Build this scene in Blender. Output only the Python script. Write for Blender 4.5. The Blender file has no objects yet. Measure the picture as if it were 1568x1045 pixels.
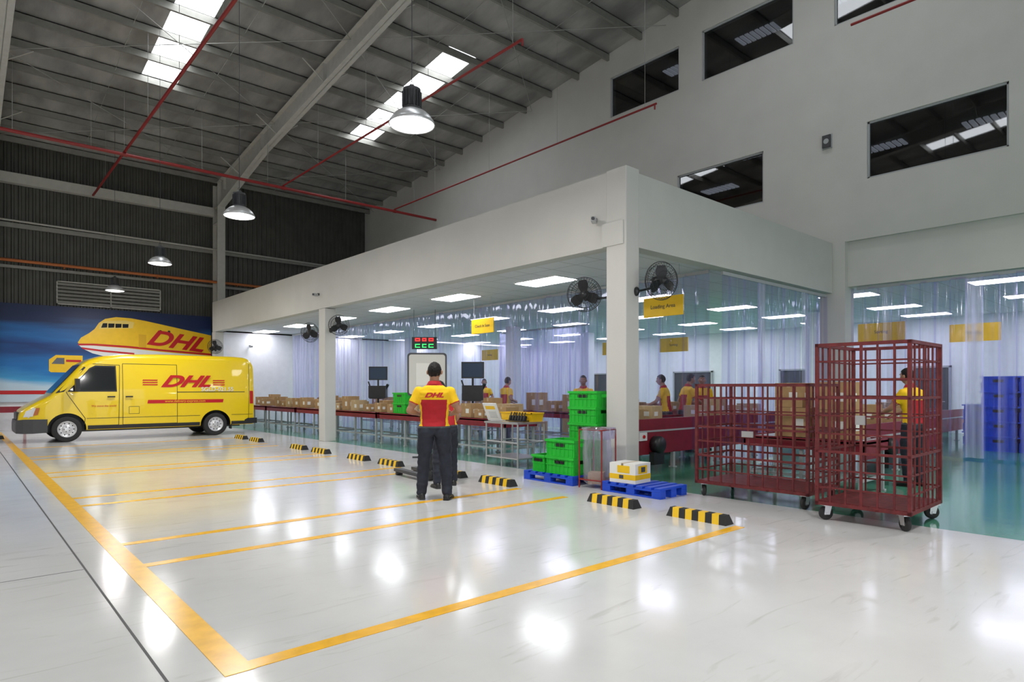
import bpy, math, random, bmesh
from mathutils import Vector, Matrix, Euler
random.seed(7)
S=bpy.context.scene
COL=S.collection
S.view_settings.view_transform='Standard'

# ---------------- materials ----------------
def mat(name,col,rough=0.5,metal=0.0,var=0.0,nscale=6.0,emit=None,estr=0,spec=0.5,bump=0.0,coat=0.0):
    m=bpy.data.materials.new(name); m.use_nodes=True
    nt=m.node_tree; b=nt.nodes['Principled BSDF']
    b.inputs['Base Color'].default_value=(*col,1)
    b.inputs['Roughness'].default_value=rough
    b.inputs['Metallic'].default_value=metal
    b.inputs['Specular IOR Level'].default_value=spec
    b.inputs['Coat Weight'].default_value=coat
    if var>0 or bump>0:
        tc=nt.nodes.new('ShaderNodeTexCoord'); n=nt.nodes.new('ShaderNodeTexNoise')
        n.inputs['Scale'].default_value=nscale; n.inputs['Detail'].default_value=4
        nt.links.new(tc.outputs['Object'],n.inputs['Vector'])
        if var>0:
            r=nt.nodes.new('ShaderNodeValToRGB')
            r.color_ramp.elements[0].position=.3; r.color_ramp.elements[1].position=.7
            r.color_ramp.elements[0].color=(*[c*(1-var) for c in col],1)
            r.color_ramp.elements[1].color=(*[min(1,c*(1+var)) for c in col],1)
            nt.links.new(n.outputs['Fac'],r.inputs['Fac']); nt.links.new(r.outputs['Color'],b.inputs['Base Color'])
        if bump>0:
            bp=nt.nodes.new('ShaderNodeBump'); bp.inputs['Strength'].default_value=bump; bp.inputs['Distance'].default_value=.02
            nt.links.new(n.outputs['Fac'],bp.inputs['Height']); nt.links.new(bp.outputs['Normal'],b.inputs['Normal'])
    if emit:
        b.inputs['Emission Color'].default_value=(*emit,1); b.inputs['Emission Strength'].default_value=estr
    return m

M={}
M['wall']=mat('wall_paint',(.61,.60,.565),.7,var=.03,nscale=1.5)
M['wallw']=mat('wall_white',(.80,.80,.85),.6,var=.03)
M['steel']=mat('painted_steel',(.48,.475,.44),.5,var=.06)
M['purlin']=mat('galvanised_purlin',(.27,.265,.24),.45,metal=.3,var=.08)
M['clad']=mat('dark_cladding',(.085,.085,.075),.5,metal=.2,var=.15,nscale=2)
M['redpipe']=mat('red_pipe',(.26,.015,.015),.4)
M['rod']=mat('thin_rod',(.35,.35,.33),.5)
M['black']=mat('black_plastic',(.015,.015,.017),.4,var=.2)
M['rubber']=mat('rubber',(.02,.02,.02),.75)
M['yel']=mat('yellow_paint',(.90,.55,.01),.4,var=.04)
M['lineyel']=mat('line_yellow',(.90,.47,.005),.25,var=.10,nscale=9)
M['vanyel']=mat('van_yellow',(.88,.62,.004),.28,coat=.6,spec=.5)
M['red']=mat('logo_red',(.55,.005,.01),.4)
M['maroon']=mat('maroon_paint',(.22,.010,.024),.45,var=.15)
M['cage']=mat('cage_red_paint',(.14,.016,.018),.55,var=.3,nscale=14)
M['glassdark']=mat('dark_glass',(.015,.017,.02),.06,spec=.8)
M['chrome']=mat('galvanised',(.55,.55,.56),.35,metal=.8)
M['green']=mat('green_plastic',(.02,.52,.04),.4,var=.06)
M['blue']=mat('blue_plastic',(.01,.07,.58),.4,var=.1)
M['card']=mat('cardboard',(.42,.26,.12),.8,var=.08,nscale=10)
M['card2']=mat('cardboard_light',(.52,.37,.20),.8,var=.08,nscale=10)
M['tape']=mat('tape',(.55,.42,.25),.3)
M['white']=mat('white_plastic',(.8,.8,.8),.4)
M['paper']=mat('paper',(.82,.81,.76),.7)
M['grey']=mat('grey_paint',(.42,.43,.44),.45)
M['dgrey']=mat('dark_grey',(.06,.062,.066),.5)
M['skin']=mat('skin',(.36,.18,.105),.5,var=.06,nscale=30)
M['hair']=mat('hair',(.010,.008,.007),.6,var=.3,nscale=60,spec=.25,bump=.5)
M['shirty']=mat('shirt_yellow',(.90,.55,.005),.8,var=.05,nscale=15,bump=.3)
M['shirtr']=mat('shirt_red',(.42,.008,.015),.8,var=.08,nscale=15,bump=.3)
M['trous']=mat('trousers_navy',(.020,.023,.036),.85,var=.25,nscale=12,bump=.4)
M['shoe']=mat('shoe_black',(.012,.012,.012),.4)
M['eyew']=mat('eye_white',(.8,.8,.78),.3)
M['lip']=mat('lip',(.30,.11,.09),.5)
M['lens']=mat('lamp_lens',(.9,.9,.9),.3,emit=(1,.99,.97),estr=6)
M['panel']=mat('light_panel',(.9,.9,.9),.3,emit=(.92,.94,1),estr=12)
M['sky']=mat('skylight_sheet',(.9,.9,.9),.4,emit=(.92,.96,1),estr=6.5)
M['dimlight']=mat('office_light',(.6,.6,.6),.4,emit=(.9,.95,1),estr=.6)
M['hlamp']=mat('headlamp',(.75,.77,.8),.1,spec=.9)
M['ledr']=mat('led_red',(.5,0,0),.4,emit=(1,.03,.03),estr=2)
M['ledg']=mat('led_green',(0,.5,0),.4,emit=(.05,1,.2),estr=1.5)
M['alu']=mat('aluminium',(.75,.75,.76),.35,metal=.6)
M['screen']=mat('monitor_screen',(.02,.03,.05),.15,emit=(.2,.35,.6),estr=.05)
M['orange']=mat('orange_pipe',(.50,.15,.04),.5)

def floor_mat(name,col,col2,rough):
    m=bpy.data.materials.new(name); m.use_nodes=True; nt=m.node_tree; b=nt.nodes['Principled BSDF']
    tc=nt.nodes.new('ShaderNodeTexCoord')
    n=nt.nodes.new('ShaderNodeTexNoise'); n.inputs['Scale'].default_value=.6; n.inputs['Detail'].default_value=8; n.inputs['Roughness'].default_value=.6
    nt.links.new(tc.outputs['Object'],n.inputs['Vector'])
    r=nt.nodes.new('ShaderNodeValToRGB'); r.color_ramp.elements[0].position=.3; r.color_ramp.elements[1].position=.65
    r.color_ramp.elements[0].color=(*col2,1); r.color_ramp.elements[1].color=(*col,1)
    nt.links.new(n.outputs['Fac'],r.inputs['Fac'])
    mp=nt.nodes.new('ShaderNodeMapping'); mp.inputs['Rotation'].default_value=(0,0,.5); mp.inputs['Scale'].default_value=(.9,7,1)
    nt.links.new(tc.outputs['Object'],mp.inputs['Vector'])
    n2=nt.nodes.new('ShaderNodeTexNoise'); n2.inputs['Scale'].default_value=1.3; n2.inputs['Detail'].default_value=6; n2.inputs['Distortion'].default_value=1.5
    nt.links.new(mp.outputs['Vector'],n2.inputs['Vector'])
    r2=nt.nodes.new('ShaderNodeValToRGB'); r2.color_ramp.elements[0].position=.60; r2.color_ramp.elements[1].position=.74
    r2.color_ramp.elements[0].color=(1,1,1,1); r2.color_ramp.elements[1].color=(.80,.79,.76,1)
    nt.links.new(n2.outputs['Fac'],r2.inputs['Fac'])
    mx=nt.nodes.new('ShaderNodeMixRGB'); mx.blend_type='MULTIPLY'; mx.inputs['Fac'].default_value=.9
    nt.links.new(r.outputs['Color'],mx.inputs[1]); nt.links.new(r2.outputs['Color'],mx.inputs[2])
    nt.links.new(mx.outputs['Color'],b.inputs['Base Color'])
    n3=nt.nodes.new('ShaderNodeTexNoise'); n3.inputs['Scale'].default_value=2.5; n3.inputs['Detail'].default_value=3
    nt.links.new(tc.outputs['Object'],n3.inputs['Vector'])
    mr=nt.nodes.new('ShaderNodeMapRange'); mr.inputs['To Min'].default_value=rough*.7; mr.inputs['To Max'].default_value=rough*1.4
    nt.links.new(n3.outputs['Fac'],mr.inputs['Value']); nt.links.new(mr.outputs['Result'],b.inputs['Roughness'])
    bp=nt.nodes.new('ShaderNodeBump'); bp.inputs['Strength'].default_value=.14; bp.inputs['Distance'].default_value=.01
    nt.links.new(n3.outputs['Fac'],bp.inputs['Height']); nt.links.new(bp.outputs['Normal'],b.inputs['Normal'])
    b.inputs['Specular IOR Level'].default_value=.6
    return m
M['floorw']=floor_mat('floor_epoxy_white',(.71,.708,.70),(.61,.607,.60),.13)
M['floorg']=floor_mat('floor_epoxy_green',(.10,.34,.23),(.08,.28,.19),.11)

def roof_mat():
    m=bpy.data.materials.new('roof_foil'); m.use_nodes=True; nt=m.node_tree; b=nt.nodes['Principled BSDF']
    tc=nt.nodes.new('ShaderNodeTexCoord'); mp=nt.nodes.new('ShaderNodeMapping'); mp.inputs['Scale'].default_value=(1,.35,1)
    n=nt.nodes.new('ShaderNodeTexNoise'); n.inputs['Scale'].default_value=1.4; n.inputs['Detail'].default_value=6
    nt.links.new(tc.outputs['Object'],mp.inputs['Vector']); nt.links.new(mp.outputs['Vector'],n.inputs['Vector'])
    r=nt.nodes.new('ShaderNodeValToRGB'); r.color_ramp.elements[0].color=(.25,.245,.235,1); r.color_ramp.elements[1].color=(.50,.49,.47,1)
    r.color_ramp.elements[0].position=.35; r.color_ramp.elements[1].position=.7
    nt.links.new(n.outputs['Fac'],r.inputs['Fac']); nt.links.new(r.outputs['Color'],b.inputs['Base Color'])
    b.inputs['Metallic'].default_value=.3; b.inputs['Roughness'].default_value=.34
    bp=nt.nodes.new('ShaderNodeBump'); bp.inputs['Strength'].default_value=.4; bp.inputs['Distance'].default_value=.05
    nt.links.new(n.outputs['Fac'],bp.inputs['Height']); nt.links.new(bp.outputs['Normal'],b.inputs['Normal'])
    return m
M['roof']=roof_mat()

def tile_mat():
    m=bpy.data.materials.new('ceiling_tiles'); m.use_nodes=True; nt=m.node_tree; b=nt.nodes['Principled BSDF']
    tc=nt.nodes.new('ShaderNodeTexCoord'); br=nt.nodes.new('ShaderNodeTexBrick')
    br.offset=0; br.inputs['Scale'].default_value=1; br.inputs['Brick Width'].default_value=1.2; br.inputs['Row Height'].default_value=.6
    br.inputs['Mortar Size'].default_value=.012
    br.inputs['Color1'].default_value=(.76,.76,.80,1); br.inputs['Color2'].default_value=(.74,.74,.78,1); br.inputs['Mortar'].default_value=(.5,.5,.52,1)
    nt.links.new(tc.outputs['Object'],br.inputs['Vector']); nt.links.new(br.outputs['Color'],b.inputs['Base Color'])
    b.inputs['Roughness'].default_value=.7
    return m
M['tile']=tile_mat()

def curtain_mat(name,lo,hi,col):
    m=bpy.data.materials.new(name); m.use_nodes=True; nt=m.node_tree
    for n in list(nt.nodes): nt.nodes.remove(n)
    out=nt.nodes.new('ShaderNodeOutputMaterial')
    tc=nt.nodes.new('ShaderNodeTexCoord'); mp=nt.nodes.new('ShaderNodeMapping'); mp.inputs['Scale'].default_value=(5,5,.12)
    nt.links.new(tc.outputs['Object'],mp.inputs['Vector'])
    n=nt.nodes.new('ShaderNodeTexNoise'); n.inputs['Scale'].default_value=1.6; n.inputs['Detail'].default_value=4
    nt.links.new(mp.outputs['Vector'],n.inputs['Vector'])
    mr=nt.nodes.new('ShaderNodeMapRange'); mr.inputs['From Min'].default_value=.45; mr.inputs['From Max'].default_value=.7
    mr.inputs['To Min'].default_value=lo; mr.inputs['To Max'].default_value=hi
    nt.links.new(n.outputs['Fac'],mr.inputs['Value'])
    tr=nt.nodes.new('ShaderNodeBsdfTransparent'); tr.inputs['Color'].default_value=(.86,.84,.99,1)
    df=nt.nodes.new('ShaderNodeBsdfDiffuse'); df.inputs['Color'].default_value=(*col,1)
    tl=nt.nodes.new('ShaderNodeBsdfTranslucent'); tl.inputs['Color'].default_value=(*col,1)
    gl=nt.nodes.new('ShaderNodeBsdfGlossy'); gl.inputs['Roughness'].default_value=.08; gl.inputs['Color'].default_value=(.88,.87,1,1)
    a=nt.nodes.new('ShaderNodeMixShader'); a.inputs[0].default_value=.5
    nt.links.new(df.outputs[0],a.inputs[1]); nt.links.new(tl.outputs[0],a.inputs[2])
    c=nt.nodes.new('ShaderNodeMixShader'); nt.links.new(mr.outputs['Result'],c.inputs[0])
    nt.links.new(tr.outputs[0],c.inputs[1]); nt.links.new(a.outputs[0],c.inputs[2])
    d=nt.nodes.new('ShaderNodeMixShader'); d.inputs[0].default_value=.06
    nt.links.new(c.outputs[0],d.inputs[1]); nt.links.new(gl.outputs[0],d.inputs[2])
    nt.links.new(d.outputs[0],out.inputs['Surface'])
    return m
M['cur1']=curtain_mat('pvc_clear',.01,.13,(.46,.44,.88))
M['cur2']=curtain_mat('pvc_hazy',.03,.26,(.52,.50,.90))
M['cur3']=curtain_mat('pvc_milky',.35,.75,(.70,.70,.92))
M['bag']=curtain_mat('plastic_bag',.15,.6,(.75,.75,.78))

# ---------------- mesh builder ----------------
class MB:
    def __init__(s): s.v=[];s.f=[];s.m=[];s.s=[]
    def add(s,vs,fs,m=0,smooth=False,T=None):
        o=len(s.v)
        for v in vs:
            v=Vector(v); s.v.append(T@v if T else v)
        for f in fs: s.f.append([i+o for i in f]); s.m.append(m); s.s.append(smooth)
    def box(s,x0,x1,y0,y1,z0,z1,m=0,T=None):
        vs=[(x0,y0,z0),(x1,y0,z0),(x1,y1,z0),(x0,y1,z0),(x0,y0,z1),(x1,y0,z1),(x1,y1,z1),(x0,y1,z1)]
        s.add(vs,[(0,3,2,1),(4,5,6,7),(0,1,5,4),(1,2,6,5),(2,3,7,6),(3,0,4,7)],m,False,T)
    def bar(s,p,q,w,m=0,h=None):
        p=Vector(p);q=Vector(q);d=(q-p);L=d.length
        T=Matrix.Translation(p)@d.to_track_quat('X','Z').to_matrix().to_4x4()
        h=h or w
        s.box(0,L,-w/2,w/2,-h/2,h/2,m,T)
    def cyl(s,p,q,r,r2=None,n=12,m=0,smooth=True,cap=True,T=None):
        p=Vector(p);q=Vector(q);r2=r if r2 is None else r2
        Q=(q-p).to_track_quat('Z','Y').to_matrix()
        vs=[]
        for c,rr in((p,r),(q,r2)):
            for i in range(n):
                a=2*math.pi*i/n; vs.append(c+Q@Vector((math.cos(a)*rr,math.sin(a)*rr,0)))
        fs=[(i,(i+1)%n,n+(i+1)%n,n+i) for i in range(n)]
        s.add(vs,fs,m,smooth,T)
        if cap: s.add(vs,[tuple(range(n))[::-1],tuple(range(n,2*n))],m,False,T)
    def lathe(s,prof,o=(0,0,0),axis='Z',n=24,m=0,smooth=True,T=None):
        vs=[]
        for r,h in prof:
            for i in range(n):
                a=2*math.pi*i/n;c=math.cos(a)*r;d=math.sin(a)*r
                p={'Z':(c,d,h),'Y':(c,h,d),'X':(h,c,d)}[axis]
                vs.append(Vector(p)+Vector(o))
        fs=[]
        for k in range(len(prof)-1):
            for i in range(n): fs.append((k*n+i,k*n+(i+1)%n,(k+1)*n+(i+1)%n,(k+1)*n+i))
        s.add(vs,fs,m,smooth,T)
    def loft(s,rings,m=0,smooth=True,cap=True,T=None):
        n=len(rings[0]);vs=[v for r in rings for v in r];fs=[]
        for k in range(len(rings)-1):
            for i in range(n): fs.append((k*n+i,k*n+(i+1)%n,(k+1)*n+(i+1)%n,(k+1)*n+i))
        s.add(vs,fs,m,smooth,T)
        if cap:
            s.add(rings[0],[tuple(range(n))[::-1]],m,smooth,T); s.add(rings[-1],[tuple(range(n))],m,smooth,T)
    def ell(s,c,rx,ry,rz,m=0,nu=16,nv=10,T=None):
        rings=[]
        for k in range(nv+1):
            a=math.pi*k/nv-math.pi/2; a=max(-1.555,min(1.555,a))
            rings.append([(c[0]+rx*math.cos(a)*math.cos(2*math.pi*i/nu),c[1]+ry*math.cos(a)*math.sin(2*math.pi*i/nu),c[2]+rz*math.sin(a)) for i in range(nu)])
        s.loft(rings,m,True,True,T)
    def torus(s,c,R,r,axis='Y',n=32,k=6,m=0,T=None):
        rings=[]
        for i in range(n+1):
            a=2*math.pi*i/n; ring=[]
            for j in range(k):
                b=2*math.pi*j/k; rr=R+r*math.cos(b);h=r*math.sin(b)
                x,y=rr*math.cos(a),rr*math.sin(a)
                p={'Z':(x,y,h),'Y':(x,h,y),'X':(h,x,y)}[axis]
                ring.append(Vector(p)+Vector(c))
            rings.append(ring)
        s.loft(rings,m,True,False,T)
    def tube(s,pts,r,n=8,m=0):
        for a,b in zip(pts[:-1],pts[1:]): s.cyl(a,b,r,n=n,m=m)
    def prism(s,pts,y0,y1,m=0,T=None):
        n=len(pts)
        vs=[(x,y0,z) for x,z in pts]+[(x,y1,z) for x,z in pts]
        fs=[tuple(range(n)),tuple(range(n,2*n))[::-1]]+[(i,i+n,(i+1)%n+n,(i+1)%n) for i in range(n)]
        s.add(vs,fs,m,False,T)
    def finish(s,name,mats,loc=(0,0,0),rz=0,parent=None,bevel=0,recalc=True,rot=None):
        me=bpy.data.meshes.new(name); me.from_pydata([tuple(v) for v in s.v],[],s.f)
        for mt in mats: me.materials.append(M[mt] if isinstance(mt,str) else mt)
        for p,mi,sm in zip(me.polygons,s.m,s.s): p.material_index=mi; p.use_smooth=sm
        if recalc:
            bm=bmesh.new(); bm.from_mesh(me)
            bmesh.ops.remove_doubles(bm,verts=bm.verts,dist=1e-5) if recalc=='weld' else None
            bmesh.ops.recalc_face_normals(bm,faces=bm.faces); bm.to_mesh(me); bm.free()
        ob=bpy.data.objects.new(name,me); COL.objects.link(ob)
        ob.location=loc; ob.rotation_euler=rot if rot else (0,0,rz)
        if parent: ob.parent=parent
        if bevel:
            b=ob.modifiers.new('bevel','BEVEL'); b.width=bevel; b.segments=2; b.limit_method='ANGLE'
        return ob

def text(body,size,loc,rot,mt,parent=None,name='lettering',shear=0,off=0,ext=.002,sx=1,align='CENTER'):
    c=bpy.data.curves.new(name,'FONT'); c.body=body; c.size=size; c.shear=shear; c.offset=off; c.extrude=ext
    c.align_x=align; c.align_y='CENTER'
    ob=bpy.data.objects.new(name,c); COL.objects.link(ob); c.materials.append(M[mt])
    ob.location=loc; ob.rotation_euler=rot; ob.scale=(sx,1,1)
    if parent: ob.parent=parent
    return ob
FACE_NY=(math.pi/2,0,0)          # text reads when looking toward +Y
FACE_NX=(math.pi/2,0,-math.pi/2) # text reads when looking toward +X

# ---------------- room shell ----------------
YW=28.0; XW=15.08
def zr(y): return 10+.11*(YW-y)
b=MB(); b.box(-12,7.6,-9,YW,-.1,0,0); b.box(7.6,28,-9,YW,-.1,0,1)
b.finish('floor',['floorw','floorg'])

skyl=[(4.18,5.13,15.1,21.3),(10.87,11.85,15.1,21.3),(-2.7,-1.7,15.1,21.3),(4.18,5.13,2.7,8.9),(10.87,11.85,2.7,8.9),(-2.7,-1.7,2.7,8.9)]
xs=sorted({-12,XW+.2,4.18,5.13,10.87,11.85,-2.7,-1.7}); ys=[-9,2.7,8.9,15.1,21.3,YW]
b=MB()
for i in range(len(xs)-1):
    for j in range(len(ys)-1):
        x0,x1,y0,y1=xs[i],xs[i+1],ys[j],ys[j+1]
        if any(abs(x0-s[0])<.01 and abs(y0-s[2])<.01 for s in skyl): continue
        vs=[(x0,y0,zr(y0)),(x1,y0,zr(y0)),(x1,y1,zr(y1)),(x0,y1,zr(y1))]
        vs+=[(v[0],v[1],v[2]+.06) for v in vs]
        b.add(vs,[(0,3,2,1),(4,5,6,7),(0,1,5,4),(1,2,6,5),(2,3,7,6),(3,0,4,7)])
b.finish('ceiling_roof_deck',['roof'])
for k,s in enumerate(skyl):
    b=MB(); y=s[2]
    x0,x1,y0,y1=s
    vs=[(x0,y0,zr(y0)+.03),(x1,y0,zr(y0)+.03),(x1,y1,zr(y1)+.03),(x0,y1,zr(y1)+.03)]
    vs+=[(v[0],v[1],v[2]+.01) for v in vs]
    b.add(vs,[(0,3,2,1),(4,5,6,7),(0,1,5,4),(1,2,6,5),(2,3,7,6),(3,0,4,7)])
    b.finish('window_skylight_%d'%(k+1),['sky'])

b=MB()
for k in range(-24,6):
    y=21.3+1.24*k
    if y<-8.8 or y>YW-.2: continue
    z=zr(y)
    b.box(-12,XW,y-.01,y+.01,z-.20,z-.02,0)
    b.box(-12,XW,y-.01,y+.07,z-.215,z-.20,0)
    b.box(-12,XW,y-.01,y+.07,z-.035,z-.02,0)
b.finish('roof_purlins',['purlin'])
def frame(X,dep=.62):
    b=MB()
    def seg(y0,y1,d0,d1):
        za,zb=zr(y0)-.22,zr(y1)-.22
        def pr(x0,x1,ta,tb,ba,bb):
            vs=[(x0,y0,ba),(x1,y0,ba),(x1,y1,bb),(x0,y1,bb),(x0,y0,ta),(x1,y0,ta),(x1,y1,tb),(x0,y1,tb)]
            b.add(vs,[(0,3,2,1),(4,5,6,7),(0,1,5,4),(1,2,6,5),(2,3,7,6),(3,0,4,7)])
        pr(X-.012,X+.012,za,zb,za-d0,zb-d1)
        pr(X-.14,X+.14,za,zb,za-.02,zb-.02)
        pr(X-.14,X+.14,za-d0+.02,zb-d1+.02,za-d0,zb-d1)
    seg(-9,13,.6,.6); seg(13,22.5,.6,.65); seg(22.5,27.4,.65,1.05)
    for y in (26.6,22.5,17.5,13,7.5,2):
        z=zr(y)-.24; b.box(X-.12,X+.12,y-.008,y+.008,z-.55,z)
    zt=zr(27.6)-.24
    b.box(X-.012,X+.012,27.25,27.85,0,zt); b.box(X-.15,X+.15,27.23,27.26,0,zt); b.box(X-.15,X+.15,27.84,27.87,0,zt)
    b.box(X-.2,X+.2,27.2,27.9,0,.03)
    for z in (8.2,8.85): b.box(X-.14,X+.14,27.25,27.85,z-.01,z+.01)
    for y in (25,21.3,17.6,13.9,10.1,6.4):
        z=zr(y)
        b.cyl((X,y,z-.75),(X+.7,y,z-.24),.018,n=6); b.cyl((X,y,z-.75),(X-.7,y,z-.24),.018,n=6)
    return b.finish('steel_portal_frame',['steel'])
for X in (.92,8.2,-5.9): frame(X)
b=MB()
for (x0,x1) in ((1.0,8.2),(8.2,15)):
    for (ya,yb) in ((27,21.5),(21.5,16),(16,10.5)):
        b.cyl((x0,ya,zr(ya)-.3),(x1,yb,zr(yb)-.3),.012,n=5); b.cyl((x1,ya,zr(ya)-.3),(x0,yb,zr(yb)-.3),.012,n=5)
for x in (3.5,5.9,10.4,12.7): b.cyl((x,27.5,zr(27.5)-.13),(x,3,zr(3)-.13),.009,n=5)
b.finish('roof_bracing_rods',['rod'])

b=MB(); pts=[];x=-12
while x<XW+.2:
    pts+=[(x,0),(x+.09,0),(x+.12,.045),(x+.17,.045)]; x+=.2
vs=[];fs=[]
for i,(px,dy) in enumerate(pts): vs+=[(px,YW+.02-dy,1.0),(px,YW+.02-dy,zr(YW)+.1)]
for i in range(len(pts)-1): fs.append((2*i,2*i+2,2*i+3,2*i+1))
b.add(vs,fs); b.box(-12,XW+.2,YW+.05,YW+.15,0,zr(YW)+.1)
b.finish('wall_far_cladding',['clad'],recalc=False)
b=MB(); b.box(-12,7.3,YW-.12,YW+.03,0,1.0); b.finish('wall_far_plinth',['wallw'])
b=MB()
b.box(-12,8.05,YW-.32,YW-.05,8.5,8.85,0); b.box(-12,XW,YW-.12,YW-.06,7.0,7.16,1); b.box(-12,XW,YW-.12,YW-.06,5.60,5.70,1)
b.cyl((-12,YW-.2,7.35),(XW,YW-.2,7.1),.035,m=0,n=6)
b.finish('trim_wall_girts',['steel','purlin'])
b=MB(); b.cyl((-12,YW-.20,5.92),(8.0,YW-.20,5.82),.055,m=0,n=8); b.cyl((8.0,YW-.20,5.82),(13,YW-.20,5.8),.055,m=0,n=8)
for x in (-3,0,3,6,9): b.box(x-.02,x+.02,YW-.25,YW-.05,5.74,5.78,0)
b.finish('orange_conduit',['orange'])
b=MB(); x0,x1,z0,z1=2.77,6.13,4.45,5.3
b.box(x0,x1,YW-.14,YW-.1,z1-.04,z1); b.box(x0,x1,YW-.14,YW-.1,z0,z0+.04)
for x in (x0,x1-.04,(x0+x1)/2-.02): b.box(x,x+.04,YW-.14,YW-.1,z0,z1)
n=6
for i in range(n):
    z=z0+.05+i*(z1-z0-.08)/n
    b.add([(x0,YW-.17,z),(x1,YW-.17,z),(x1,YW-.06,z+.10),(x0,YW-.06,z+.10)],[(0,1,2,3)])
b.finish('window_louvre_vent',['steel'])

wins=[(10.13,12.57,9.7,10.93),(6.94,9.41,9.68,11.03),(3.5,6.0,9.7,11.0),(2.81,5.31,6.05,7.3),(7.69,10.18,6.05,7.33),(-1.5,1.0,6.05,7.3),(0.2,2.6,9.7,11.0)]
YS=sorted({-9.0,YW}|{w[0] for w in wins}|{w[1] for w in wins}); ZS=sorted({4.74}|{w[2] for w in wins}|{w[3] for w in wins})
b=MB()
for j in range(len(YS)-1):
    y0,y1=YS[j],YS[j+1]; ym=(y0+y1)/2
    run=None
    for k in range(len(ZS)):
        z0=ZS[k]; z1=ZS[k+1] if k<len(ZS)-1 else None
        hole = z1 is not None and any(w[0]<=ym<=w[1] and w[2]<(z0+z1)/2<w[3] for w in wins)
        if not hole and run is None: run=z0
        if hole and run is not None: b.box(XW,XW+.25,y0,y1,run,z0); run=None
    if run is None: run=ZS[-1]
    vs=[(XW,y0,run),(XW+.25,y0,run),(XW+.25,y1,run),(XW,y1,run),(XW,y0,zr(y0)),(XW+.25,y0,zr(y0)),(XW+.25,y1,zr(y1)),(XW,y1,zr(y1))]
    b.add(vs,[(0,3,2,1),(4,5,6,7),(0,1,5,4),(1,2,6,5),(2,3,7,6),(3,0,4,7)])
b.finish('wall_right_upper',['wall'])
b=MB(); b.box(XW+.1,XW+.3,-9,5.8,3.73,4.74); b.box(XW-.05,XW+.45,5.75,6.30,0,4.74)
b.finish('wall_right_lower',['wall'])
g=bpy.data.materials.new('window_tint'); g.use_nodes=True; nt=g.node_tree; nt.nodes.clear()
o=nt.nodes.new('ShaderNodeOutputMaterial'); t=nt.nodes.new('ShaderNodeBsdfTransparent'); t.inputs[0].default_value=(.40,.41,.44,1)
gl=nt.nodes.new('ShaderNodeBsdfGlossy'); gl.inputs['Roughness'].default_value=.02; mx=nt.nodes.new('ShaderNodeMixShader'); mx.inputs[0].default_value=.09
nt.links.new(t.outputs[0],mx.inputs[1]); nt.links.new(gl.outputs[0],mx.inputs[2]); nt.links.new(mx.outputs[0],o.inputs[0])
for k,w in enumerate(wins):
    b=MB(); y0,y1,z0,z1=w
    for a in ((y0,y1,z0,z0+.04),(y0,y1,z1-.04,z1),(y0,y0+.04,z0,z1),(y1-.04,y1,z0,z1)):
        b.box(XW+.04,XW+.12,*a,m=0)
    b.box(XW+.07,XW+.08,y0+.04,y1-.04,z0+.04,z1-.04,m=1)
    b.finish('window_%d'%(k+1),['grey',g])
b=MB()
for z0,z1 in ((5.6,8.2),(9.2,11.6)):
    b.box(XW+.3,XW+6,-4,13.5,z0-.05,z0,0); b.box(XW+.3,XW+6,-4,13.5,z1,z1+.05,0); b.box(XW+6,XW+6.1,-4,13.5,z0,z1,0)
    b.box(XW+.3,XW+6,-4.1,-4,z0,z1,0); b.box(XW+.3,XW+6,13.5,13.6,z0,z1,0)
    for x in (XW+2.2,XW+4.4):
        for y in (-1,1.5,4,6.5,9,11.5):
            for k in range(8): b.box(x-.25,x+.25,y-.6+k*.15,y-.5+k*.15,z1-.04,z1-.005,1)
b.finish('office_interior',['dgrey','dimlight'])

b=MB(); 
vs=[(-12,-9,0),(-12,YW,0),(-12,YW,zr(YW)),(-12,-9,zr(-9))]; vs+=[(v[0]-.2,v[1],v[2]) for v in vs]
b.add(vs,[(0,1,2,3),(7,6,5,4),(0,4,5,1),(1,5,6,2),(2,6,7,3),(3,7,4,0)]); b.finish('wall_left',['wall'])
b=MB(); b.box(-12,XW,-9.2,-9,6.5,zr(-9)); b.box(-12,-9,-9.2,-9,0,6.5); b.box(0,1.2,-9.2,-9,0,6.5); b.box(10,28,-9.2,-9,0,6.5)
b.finish('wall_back',['wall'])

# ---------------- mezzanine ----------------
XM=7.5; YM=5.97; YE=26.0
b=MB()
b.box(XM,XM+.25,YM+.02,YE,3.6,4.74); b.box(XM+.25,XW-.06,YM+.05,YM+.3,3.6,4.74)
b.box(XM+.25,XW,YE-.25,YE,3.6,4.74); b.box(XM+.25,XW,YM+.3,YE-.25,4.45,4.6)
b.box(XM-.04,XM+.0,YM+.01,YM+.42,3.6,3.95)
b.finish('wall_mezzanine_fascia',['wall'])
b=MB(); b.box(XM+.25,XW+.3,YM+.3,YE-.25,3.66,3.70); b.box(XW+.3,24,-9,YE,3.73,3.78)
b.finish('ceiling_mezzanine_tiles',['tile'])
for y in (YM-.03,16.1,25.62):
    b=MB(); b.box(XM-.015,XM+.3,y,y+.38,0,3.59 if y>7 else 4.76); b.finish('concrete_column',['wall'],bevel=.012)
for (x,y) in ((15.1,17.1),(15.1,24),(19,8),(19,17)):
    b=MB(); b.box(x,x+.4,y,y+.4,0,3.66); b.box(x-.02,x+.42,y-.02,y+.42,0,.12); b.finish('concrete_column',['wallw'],bevel=.015)
b=MB(); b.box(XM+.3,24,YE-.25,YE,0,3.65); b.finish('wall_room_far',['wallw'])
b=MB(); b.box(24,24.2,-9,YE,0,3.8); b.finish('wall_room_back',['wallw'])
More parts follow.
